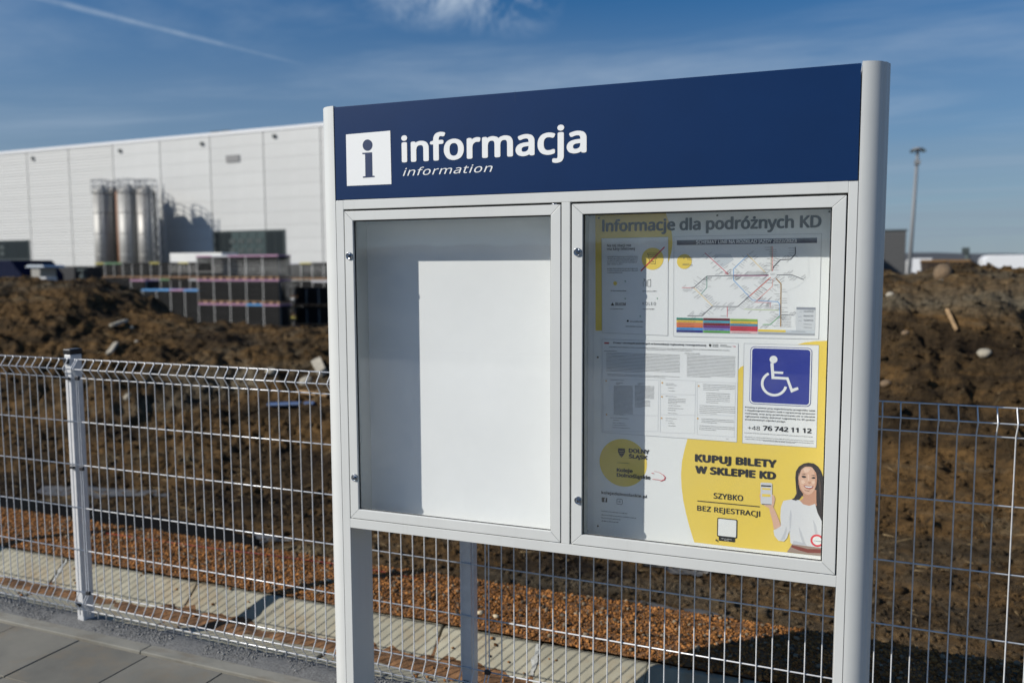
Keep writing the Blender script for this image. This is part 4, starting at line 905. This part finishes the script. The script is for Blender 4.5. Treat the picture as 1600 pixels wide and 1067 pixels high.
def wl(px, py, back=0):      # position along / height on the warehouse wall
    d = fw + (px-800)/F*RT - (py-533.5)/F*UP; d = d*((WD+back)/d.dot(wn)); return float(d.dot(wt)), float(d[2]+EYE)
s500 = wl(500, 197)[0]; wx0 = s500-6*22; wx1 = s500+6*5
house = empty('warehouse', (0, 0, 0)); house.location = Vector(wn*WD); house.rotation_euler = (0, 0, WA)
tag(house, 'long white panelled warehouse beyond the earth bank', 'building')
ZW = wl(250, 219)[1]
def lx(px, py): return wl(px, py)[0]
MB().box(wx0, wx1, .12, 60, -1.5, ZW-.05).build('wall', groove, house)
ph_ = (ZW+1.5)/13
pm = {}
for r_ in (0, 1): pm[r_] = MB().box(.05, 5.95, 0, .118, .006, ph_-.006).mesh('wall_panel', [wall_m, rib_m][r_])
wins = [(lx(337, 380), lx(444, 380), wl(337, 405)[1], wl(337, 364)[1]), (lx(-70, 380), lx(45, 385), wl(40, 404)[1], wl(40, 377)[1])]
for b_ in range(27):
    for r_ in range(13):
        x = wx0+6*b_; z = -1.5+ph_*r_; x_end = x+6
        put('wall_panel', pm[1 if x < lx(150, 300) else 0], house, (x, 0, z))
MB().box(wx0-.1, wx1+.1, -.06, .4, ZW-.05, ZW+.22).build('roof_edge', trim, house)
MB().box(wx0, wx1, .4, 60, ZW-.06, ZW+.05).build('roof', groove, house)
for (xa, xb, za, zb_) in wins:
    f = MB().box(xa-.15, xb+.15, -.07, .0, za-.15, zb_+.15).build('window', win_frame, house); n_ = 8 if xb-xa < 15 else 10
    for k in range(n_):
        a = xa+(xb-xa)*k/n_+.05; b = xa+(xb-xa)*(k+1)/n_-.05
        MB().box(a, b, -.10, -.072, za, zb_).build('pane', teal if (2 <= k <= 5 and f.name == 'window') else win_glass, f)
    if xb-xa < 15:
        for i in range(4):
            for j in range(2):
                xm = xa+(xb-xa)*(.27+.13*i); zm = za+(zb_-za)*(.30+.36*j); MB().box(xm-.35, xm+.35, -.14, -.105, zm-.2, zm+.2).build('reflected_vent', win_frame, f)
for (px, py) in ((52, 248), (188, 236), (316, 225), (429, 213)):
    x, z = wl(px, py); MB().box(x-.14, x+.14, -.16, -.003, z-.13, z+.13).build('floodlight', win_frame, house)
x, z = wl(364, 248); MB().box(x-.75, x+.75, -.08, -.003, z-.3, z+.3).build('louvre', mat('louvre', (.22, .22, .22), .6), house)
for px in (309, 326): x, z = wl(px, 210); MB().box(x-.45, x+.45, 2, 3, ZW+.05, ZW+.75).build('roof_unit', win_frame, house)
for px0, px1 in ((360, 398), (398, 410), (455, 500)): MB().box(lx(px0, 205), lx(px1, 205), 1.0, 2.2, ZW+.05, ZW+.45).build('skylight', trim, house)

# silos in front of the wall
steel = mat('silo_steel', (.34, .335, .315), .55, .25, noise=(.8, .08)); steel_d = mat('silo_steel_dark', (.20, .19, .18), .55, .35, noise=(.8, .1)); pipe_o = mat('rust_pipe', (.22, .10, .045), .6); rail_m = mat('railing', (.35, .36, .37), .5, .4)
_d = fw + (195-800)/F*RT; SY = float(_d[1]*WD/_d.dot(wn))-3.3
def silo(pl, prr, ptop, m, lb, Y, ladder=True):
    a = at(pl, ptop, Y); b = at(prr, ptop, Y); r = (b-a).length/2*.97; c = (a+b)/2; H = c.z+1.5
    e = tag(empty('silo', (c.x, c.y, -1.5)), lb, 'silo', 'steel silos against the warehouse wall')
    MB().lathe([(r, .9), (r, H-.3)], (0, 0, 0), 28).build('shell', m, e)
    MB().lathe([(r*1.02, H-.3), (r*.9, H-.05), (r*.35, H+.35), (r*.3, H+.5)], (0, 0, 0), 28).build('roof', m, e)
    for z in (H*.22, H*.43, H*.62, H*.80): MB().lathe([(r*1.015, z), (r*1.03, z+.06), (r*1.015, z+.12)], (0, 0, 0), 28).build('weld_ring', m, e)
    for k in range(4):
        t = math.pi/4+k*math.pi/2; MB().box(r*.85*math.cos(t)-.08, r*.85*math.cos(t)+.08, r*.85*math.sin(t)-.08, r*.85*math.sin(t)+.08, 0, .95).build('leg', steel_d, e)
    g = MB()
    for z in (H+.45, H+.95): g.tube([(r*1.05*math.cos(t), r*1.05*math.sin(t), z) for t in np.linspace(0, 2*math.pi, 17)], .035, 5, cap=False)
    for t in np.linspace(0, 2*math.pi, 9)[:-1]: g.tube([(r*1.05*math.cos(t), r*1.05*math.sin(t), H-.25), (r*1.05*math.cos(t), r*1.05*math.sin(t), H+.97)], .035, 5)
    g.build('railing', rail_m, e)
    if ladder:
        g = MB(); yx = -r-.25
        for s_ in (-.22, .22): g.tube([(r*.75+s_, -r*.75-.15, .5), (r*.75+s_, -r*.75-.15, H+1.0)], .03, 5)
        for z in np.arange(.8, H+.8, .6): g.tube([(r*.75-.22, -r*.75-.15, z), (r*.75+.22, -r*.75-.15, z)], .02, 4)
        g.build('ladder', rail_m, e)
silo(148.5, 170, 299, steel, 'leftmost shiny steel silo against the warehouse wall', SY)
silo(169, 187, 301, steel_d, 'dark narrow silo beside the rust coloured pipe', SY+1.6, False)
silo(188, 212.5, 298, steel, 'bright steel silo right of the rust coloured pipe', SY)
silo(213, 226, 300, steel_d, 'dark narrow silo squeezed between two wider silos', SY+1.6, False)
silo(217, 240, 299, mat('silo_steel_darker', (.30, .29, .27), .5, .35), 'rightmost darker steel silo beside the lattice ladder', SY)  # same steel in a slightly darker tone
a = at(184, 299, SY-.3); tag(MB().tube([(a.x, a.y, -1.5), (a.x, a.y, a.z)], .22, 10).build('rust_pipe', pipe_o), 'rust coloured vertical pipe standing between the silos', 'pipe')
g = MB(); b = at(246, 300, SY); w_ = .35
for dx, dy in ((-w_, -w_), (w_, -w_), (w_, w_), (-w_, w_)): g.tube([(b.x+dx, b.y+dy, -1.5), (b.x+dx, b.y+dy, b.z+.7)], .05, 5)
for k in range(int((b.z+1.2)/.85)):
    z = -1+k*.85
    for (p, q) in (((-w_, -w_), (w_, -w_)), ((w_, -w_), (w_, w_))): g.tube([(b.x+p[0], b.y+p[1], z), (b.x+q[0], b.y+q[1], z+.8)], .03, 4); g.tube([(b.x+p[0], b.y+p[1], z), (b.x+q[0], b.y+q[1], z)], .03, 4)
tag(g.build('ladder_tower', rail_m), 'lattice ladder tower right of the silos', 'tower')

# loads of black crates on pallets
crate_m = mat('black_crate', (.020, .020, .020), .75, spec=.12, noise=(1.2, .2), island=.15); mark_m = mat('crate_mark', (.68, .68, .66), .5); pal_m = mat('pallet_wood', (.33, .20, .11), .8, noise=(3, .3))
wraps = {'pink': mat('pink_sheet', (.44, .24, .37), .6), 'white': mat('white_sheet', (.62, .62, .66), .6), 'blue': mat('blue_sheet', (.12, .36, .72), .5), 'green': mat('green_sheet', (.14, .30, .15), .6), 'yellow': mat('yellow_sheet', (.55, .48, .10), .6), 'black': crate_m}
def crate_mesh(w, d, hc):
    g = MB(); g.box(0, w, 0, d, .012, hc-.01); g.box(-.012, w+.012, -.012, d+.012, hc*.72, hc-.012)
    g.box(.03, .095, -.016, -.0125, hc*.2, hc*.62, 1); g.box(w+.0125, w+.016, .05, .11, hc*.3, hc*.6, 1); return g.mesh('crate', [crate_m, mark_m])
def pallet_mesh(w, d):
    g = MB()
    for k in range(3): g.box(k*(w-.12)/2, k*(w-.12)/2+.12, 0, d, 0, .10)
    for k in range(5): g.box(0, w, k*(d-.12)/4, k*(d-.12)/4+.12, .10, .13)
    return g.mesh('pallet', pal_m)
Yc = 34.35
BX = {}
for key, (w, d, hl, n) in {'a': (.735, 1.0, .80, 8), 'b': (.60, 1.0, 1.45, 14)}.items(): BX[key] = (crate_mesh(w-.03, d, hl/n), pallet_mesh(w-.03, d), MB().box(-.01, w-.02, -.01, d+.01, 0, .06).mesh('top_sheet', None), w, d, hl, n)
def load(x, y, z, kind, top, lb, small=False):
    cme, pme, _, w, d, hl, n = BX[kind]
    e = tag(empty('crate_stack', (x, y, z)), lb, 'crate stack', 'pallet loads of black crates in the yard')
    put('pallet', pme, e)
    for k in range(n): put('crate', cme, e, (random.uniform(-.006, .006), 0, .13+k*hl/n))
    MB().box(-.012, w-.02, -.012, d+.01, .13+hl, .13+hl+.07).build('top_sheet', wraps[top], e)
xl = at(309, 475, Yc).x; xr = at(437, 475, Yc).x; pitch = (xr-xl)/5
z_g = at(370, 512, Yc).z; z_t = at(370, 398.5, Yc).z; th = (z_t-z_g)/3
BX['a'] = (crate_mesh(pitch-.03, 1.0, (th-.21)/8), pallet_mesh(pitch-.03, 1.0), None, pitch, 1.0, th-.21, 8)
tn = ('bottom', 'middle', 'top'); cn = ('leftmost', 'second', 'third', 'fourth', 'rightmost')
cols_ = [['pink', 'pink', 'pink'], ['pink', 'pink', 'white'], ['pink', 'pink', 'pink'], ['blue', 'pink', 'pink'], ['pink', 'pink', 'pink']]
for c_ in range(5):
    for t_ in range(3): load(xl+pitch*c_, Yc, z_g+th*t_, 'a', cols_[c_][t_], '%s crate load in the %s column of the tall three high block' % (tn[t_], cn[c_]))
for t_ in range(2): load(at(205, 470, Yc).x, Yc, z_g+th*t_*.98, 'a', 'pink', '%s crate load in the narrow column at the left end of the row' % ('lower', 'upper')[t_])
w4 = (at(311, 475, Yc).x-at(223, 475, Yc).x)/4
BX['b'] = (crate_mesh(w4-.05, 1.0, (th*1.57-.21)/13), pallet_mesh(w4-.05, 1.0), None, w4-.02, 1.0, th*1.57-.21, 13)
for k, tp in enumerate(('blue', 'blue', 'pink', 'blue')): load(at(223, 475, Yc).x+w4*k, Yc-.02, z_g, 'b', tp, '%s of the four tall crate loads with coloured tops left of the high block' % ('first', 'second', 'third', 'fourth')[k])
dk = BX['a']; BX['d'] = (MB().box(0, pitch-.03, 0, 1.0, .01, dk[5]/8-.008).mesh('crate', [black_plastic]), dk[1], None, pitch, 1.0, dk[5], 8)  # crates in pure black without marks, their shade put into the colour
for c_ in range(3):
    for t_ in range(2): load(at(148+c_*19, 470, Yc).x, Yc+.4, z_g+th*(.95*t_+(.12, .06, 0)[c_]), 'd', 'black', '%s unmarked crate load blackened for shade in the %s column at the foot of the dark mound' % (('lower', 'upper')[t_], ('left', 'middle', 'right')[c_]))
Y2 = 40.0; x = at(150, 440, Y2).x; zt2 = at(230, 409, Y2).z; k = 0
tops = ['yellow', 'green', 'green', 'black', 'black', 'black', 'yellow', 'black', 'black', 'yellow', 'black', 'white']
x_end = at(311, 440, Y2).x; n2 = 11; w2 = (x_end-x)/n2; h2 = 1.05
BX['c'] = (crate_mesh(w2-.04, 1.2, (h2-.25)/6), pallet_mesh(w2-.04, 1.2), None, w2, 1.2, h2-.25, 6)
ordn = ('first', 'second', 'third', 'fourth', 'fifth', 'sixth', 'seventh', 'eighth', 'ninth', 'tenth', 'eleventh')
for i in range(n2):
    for t_ in range(4):
        load(x+w2*i, Y2, zt2-h2*(t_+1), 'c', tops[(i*3+t_*5) % 12] if t_ else tops[i], '%s column from the left of the rear crate row, load %s from its top' % (ordn[i], ('first', 'second', 'third', 'fourth')[t_]))
x = at(452, 440, Y2).x; zt3 = at(490, 409, Y2).z
for i in range(8):
    for t_ in range(4): load(x+w2*i, Y2, zt3-h2*(t_+1), 'c', ('white', 'yellow', 'black', 'black', 'white')[(i+t_*2) % 5], 'rear load behind the high block, column %s from the left, %s' % (ordn[i], ('top one', 'second one down', 'third one down', 'lowest one')[t_]))
x = at(459, 470, 37).x; zt4 = at(490, 448, 37).z
for i in range(6):
    for t_ in range(2): load(x+w2*i, 37.0, zt4-h2*(t_+1)*1.0, 'c', 'black', '%s black crate load in the low row just right of the high block, %s' % (ordn[i], ('upper', 'lower')[t_]))
a = at(265, 396, 42); b = at(309, 417, 42)
g = MB().box(a.x, b.x+2, 42, 43.5, b.z-1, a.z); tag(g.build('white_container', mat('container_white', (.72, .72, .70), .5, noise=(1, .05)), bevel=.03), 'white box container behind the tall crate block', 'container')

# odds and ends at the foot of the wall
dark_blue = mat('dark_blue_tarp', (.004, .008, .028), .8, spec=.1, bump=(2, .5, .1))
a = at(-120, 408, 30); b = at(34, 440, 30); g = MB(); g.prism([(a.x, 30, -1.5), (b.x, 30, -1.5), (b.x, 30, b.z+.35), (b.x-.8, 30, a.z), (a.x, 30, a.z)], (0, 2.5, 0)); tag(g.build('covered_skip', dark_blue, bevel=.05), 'skip under a dark blue tarpaulin at the left edge', 'skip')
g = MB(); a = at(42, 414, 29); b = at(62, 432, 29); e = empty('small_canopy', (a.x, 29, -1.5)); tag(e, 'small shed with a pale sloping roof beside the blue tarpaulin', 'shed')
g = MB(); g.prism([(-.15, 0, a.z+1.5-.12), (b.x-a.x+.35, 0, a.z+1.5-.12), (b.x-a.x+.2, 0, a.z+1.5), (.05, 0, a.z+1.5)], (0, 1.2, 0)); g.build('roof', mat('pale_roof', (.45, .50, .55), .5), e)
MB().box(.15, b.x-a.x-.1, .1, 1.0, 0, a.z+1.5-.13).build('wall', mat('shed_wall', (.30, .29, .26), .7), e)
a = at(56, 417, 36); b = at(117, 440, 36)
tag(MB().box(a.x, b.x, 36, 38, -1.5, a.z).build('dark_container', mat('dark_container', (.012, .012, .014), .6)), 'long black container below the ribbed wall', 'container')
a = at(57, 433, 28); b = at(72, 436, 28); tag(MB().box(a.x, b.x, 28, 28.6, a.z-.6, a.z).build('white_trough', mat('trough_white', (.5, .5, .5), .6), bevel=.02), 'low white trough showing over the earth bank', 'trough')
a = at(129, 421, 30); e = tag(empty('standpipe', (a.x, 30, -1.5)), 'thin standpipe with a crossbar in front of the white wall', 'standpipe')
MB().tube([(0, 0, 0), (0, 0, a.z+1.5)], .05, 6).build('pipe', win_frame, e); MB().tube([(-.35, 0, a.z+1.45), (.35, 0, a.z+1.5)], .05, 6).build('crossbar', win_frame, e); MB().box(-.12, .12, -.1, .1, a.z+.95, a.z+1.25).build('valve', win_frame, e)

# right: mast, grey hall, trucks and hills
mast_m = mat('mast_grey', (.20, .21, .22), .6, .1)
a = at(1434, 236, 70); e = tag(empty('light_mast', (a.x, a.y, -1.5)), 'tall grey floodlight mast right of the sign', 'lamp post')
H = a.z+1.5; lean = -.35
MB().tube([(lean, 0, 0), (0, 0, H)], [.17, .11], 12).build('pole', mast_m, e); MB().lathe([(.2, H), (.42, H+.08), (.42, H+.16), (.2, H+.24)], (0, 0, 0), 16).build('lamp_head', mast_m, e)
for s_ in (-.38, .38): MB().box(s_-.16, s_+.16, -.3, .0, H-.12, H+.04).build('floodlight', win_frame, e)
MB().box(-.2, .2, -.25, .25, H-1.0, H-.7).build('bracket', mast_m, e)
a = at(1330, 362, 90); b = at(1414, 420, 90); e = tag(empty('grey_hall', (a.x, 90, -1.5)), 'grey ribbed hall just right of the sign post', 'building')
MB().box(0, b.x-a.x, 0, 20, 0, a.z+1.5).build('wall', mat('hall_grey', (.075, .078, .08), .7), e)
for k in range(22): z = .4+k*(a.z+1)/22; MB().box(.02, b.x-a.x-.02, -.05, -.003, z, z+(a.z+1)/22*.55).build('wall_panel', mat('hall_rib', (.10, .10, .10), .7) if k == 0 else bpy.data.materials['hall_rib'], e)
MB().box(-.1, b.x-a.x+.1, -.1, 20.1, a.z+1.5, a.z+1.62).build('roof', win_frame, e)
truck_w = mat('truck_white', (.72, .73, .74), .4); tyre = mat('tyre', (.02, .02, .02), .8)
def vehicle(px0, px1, pyt, Y, lb, body_m, name='lorry', cat='lorry'):
    a = at(px0, pyt, Y); b = at(px1, pyt, Y); L = b.x-a.x; zt = a.z; zb_ = zt-2.9
    e = tag(empty(name, (a.x, Y, zb_-.7)), lb, cat)
    g = MB().prism([(0, 0, .9), (L*.78, 0, .9), (L*.78, 0, 3.6), (L*.06, 0, 3.6), (0, 0, 3.35)], (0, 2.4, 0)); g.build('trailer_body', body_m, e, bevel=.06)
    g = MB().prism([(L*.80, 0, .7), (L, 0, .7), (L, 0, 1.9), (L*.965, 0, 3.1), (L*.80, 0, 3.2)], (0, 2.3, 0)); c = g.build('cab', body_m, e, bevel=.08)
    MB().prism([(L*.88, -.02, 1.9), (L*.975, -.02, 1.9), (L*.95, -.02, 2.8), (L*.88, -.02, 2.8)], (0, .01, 0)).build('window', win_glass, c)
    for t in (.12, .22, .62, .90): MB().lathe([(.48, -.05), (.48, .3)], (L*t, 0, .5), 16, 0, 'y').build('wheel', tyre, e)
    # the ground falls away: stand it on the yard
    e.location.z = zb_-.7
vehicle(1537, 1652, 399, 62, 'long white lorry at the right edge beyond the earth bank', truck_w)
vehicle(1418, 1468, 404, 80, 'small white lorry right of the mast base', truck_w)
rustb = mat('rusty_steel', (.045, .03, .02), .85, noise=(3, .4))
def skip(px0, px1, pyt, Y, lb):
    a = at(px0, pyt, Y); b = at(px1, pyt, Y); L = b.x-a.x; e = tag(empty('metal_skip', (a.x, Y, a.z-2.2)), lb, 'skip', 'rusty skips beyond the right bank')
    MB().prism([(.25, 0, .1), (L-.25, 0, .1), (L, 0, 2.2), (0, 0, 2.2)], (0, 2, 0)).build('bin', rustb, e, bevel=.03)
    for k in range(5): x = .3+(L-.6)*k/4; MB().box(x-.06, x+.06, -.08, -.002, .3, 2.15).build('rib', rustb, e)
    MB().box(-.08, L+.08, -.1, -.004, 2.1, 2.24).build('rim', mat('rim_ochre', (.20, .11, .04), .7) if 'rim_ochre' not in bpy.data.materials else bpy.data.materials['rim_ochre'], e)
skip(1441, 1481, 407, 60, 'rusty skip with ochre rim left of the leaning boom'); skip(1484, 1514, 407, 58, 'smaller rusty skip below the leaning boom')
a = at(1509, 392, 60); b = at(1521, 412, 60); e = tag(empty('leaning_boom', (b.x, b.y, b.z-1)), 'dark boom leaning up above the skips', 'boom')
MB().tube([(0, 0, 0), (a.x-b.x, 0, a.z-b.z+1)], [.22, .14], 8).build('arm', win_frame, e); MB().box(a.x-b.x-.2, a.x-b.x+.2, -.2, .2, a.z-b.z+.85, a.z-b.z+1.2).build('tip', win_frame, e)
def ridge(name, pts, Y, m, deep=400):
    V = []; xs = np.linspace(pts[0][0], pts[-1][0], 160)
    top = [at(x, np.interp(x, [p[0] for p in pts], [p[1] for p in pts])+1.1*math.sin(x*.21)+.8*math.sin(x*.53+1), Y) for x in xs]
    for p in top: V += [(p.x, Y-deep, -1.6), (p.x, Y, p.z), (p.x, Y+deep, -1.6)]
    Fc = []
    for i in range(len(top)-1): a = i*3; Fc += [(a, a+3, a+4, a+1), (a+1, a+4, a+5, a+2)]
    return tag(link(bpy.data.objects.new(name, np_mesh(name, V, Fc, [m], True))), kind='structure')
ridge('hills', [(-2200, 405), (-600, 401), (600, 398), (1385, 398), (1480, 395), (1600, 396), (2000, 392), (3000, 396)], 1800, mat('hill_wood', (.060, .062, .065), .95, noise=(.004, .3)))
# unseen dark bank, added behind the platform to be mirrored in the panes
a_ = MB(); 
far_dark = mat('mirror_dark', (.035, .038, .03), .95)
xs = np.linspace(-75, 9, 260); hts = 2.25+.006*(xs+40)+.10*vnoise(xs*1.7, xs*0, 5)+.10*vnoise(xs*5, xs*0+3, 6)
V = []
for x, h_ in zip(xs, hts): V += [(x, -24, -1.5), (x, -24.6, h_*.8), (x, -25.5, h_), (x, -27, -1.5)]
Fc = [(i*4+k, i*4+4+k, i*4+5+k, i*4+1+k) for i in range(len(xs)-1) for k in range(3)]
tag(link(bpy.data.objects.new('hedge_bank', np_mesh('hedge_bank', V, Fc, [far_dark], False))), kind='structure')

# ---- litter and stones on the spoil
con = mat('broken_concrete', (.33, .30, .24), .9, noise=(8, .2), bump=(30, .5, .01)); wood = mat('old_wood', (.34, .22, .11), .85, noise=(12, .3)); bluep = mat('blue_pipe', (.03, .07, .17), .5)
def plank(px0, py0, px1, py1, w, t, m, name, lb, cat):
    a = surf(px0, py0); b = surf(px1, py1); a.z += .03; b.z += .03; d = (b-a); L = d.length; d.normalize(); s_ = d.cross(Vector((0, -.6, .8))).normalized(); u = s_.cross(d).normalized()
    g = MB(); pts = [a-s_*w/2, b-s_*w*.42, b+d*w*.2+s_*w*.1, b+s_*w*.45, a+s_*w/2, a-d*w*.15]
    g.prism([tuple(p) for p in pts], tuple(u*t)); return tag(g.build(name, m, bevel=.006), lb, cat)
plank(171, 557, 182, 541, .10, .04, con, 'broken_slab', 'cream broken slab standing on the bank right of the fence post', 'rubble')
plank(176, 513, 197, 506, .12, .05, con, 'broken_slab', 'grey broken slab lying near the foot of the dark mound', 'rubble')
plank(466, 617, 512, 623, .045, .03, wood, 'wood_lath', 'pale wooden lath lying left of the sign', 'plank')
plank(420, 637, 492, 635, .05, .03, bluep, 'blue_pipe', 'blue strip of plastic lying in the spoil left of the sign', 'pipe')
plank(1479, 490, 1494, 522, .035, .03, wood, 'broken_branch', 'broken orange brown branch on the right bank', 'branch')
plank(497, 572, 506, 590, .14, .08, con, 'concrete_lump', 'upright lump of pale concrete against the left sign post', 'rubble')
def rock(px, py, r, m, lb, sq=.8):
    p = surf(px, py); v = ICO_V*(1+rng.uniform(-.25, .25, (12, 1)))*r*np.array([1.1, 1, sq]); o = link(bpy.data.objects.new('stone', np_mesh('stone', v, ICO_F, [m]))); o.location = p; s_ = o.modifiers.new('smooth', 'SUBSURF'); s_.levels = s_.render_levels = 1
    tag(o, lb, 'stone')
greyst = mat('grey_stone', (.30, .27, .21), .9, noise=(5, .3), bump=(20, .5, .02)); brownst = mat('brown_stone', (.16, .11, .065), .9, noise=(5, .4), bump=(20, .6, .02))
rock(206, 512, .05, con, 'small pale stone at the foot of the dark mound'); rock(214, 534, .05, con, 'small pale stone below the grey broken slab'); rock(200, 620, .09, greyst, 'rounded grey stone behind the first wires right of the fence post')
rock(480, 597, .14, con, 'biggest pale concrete rock left of the sign'); rock(425, 582, .10, greyst, 'flat grey stone seen through the top fold of the fence'); rock(1392, 461, .055, con, 'whitish stone on the bank beside the sign post')
rock(1471, 428, .12, brownst, 'brown boulder on top of the right bank', 1.3); rock(1470, 438, .035, con, 'white stone just below the brown boulder', .5); rock(1538, 552, .08, greyst, 'grey boulder low on the right bank')
rock(1385, 600, .06, brownst, 'brown stone beside the sign post above the fence'); rock(1415, 520, .05, brownst, 'brown stone halfway up the right bank')
# red cord along the back of the gravel bed
g = MB(); pts = [at_z(x, y, .03) for x, y in ((140, 829), (230, 842), (330, 856), (430, 868), (520, 880), (600, 893), (675, 908))]; g.tube([tuple(p) for p in pts], .0022, 5); tag(g.build('red_cord', ink('cord_red', (150, 40, 30))), 'thin red mason cord along the back of the rust gravel', 'cord')
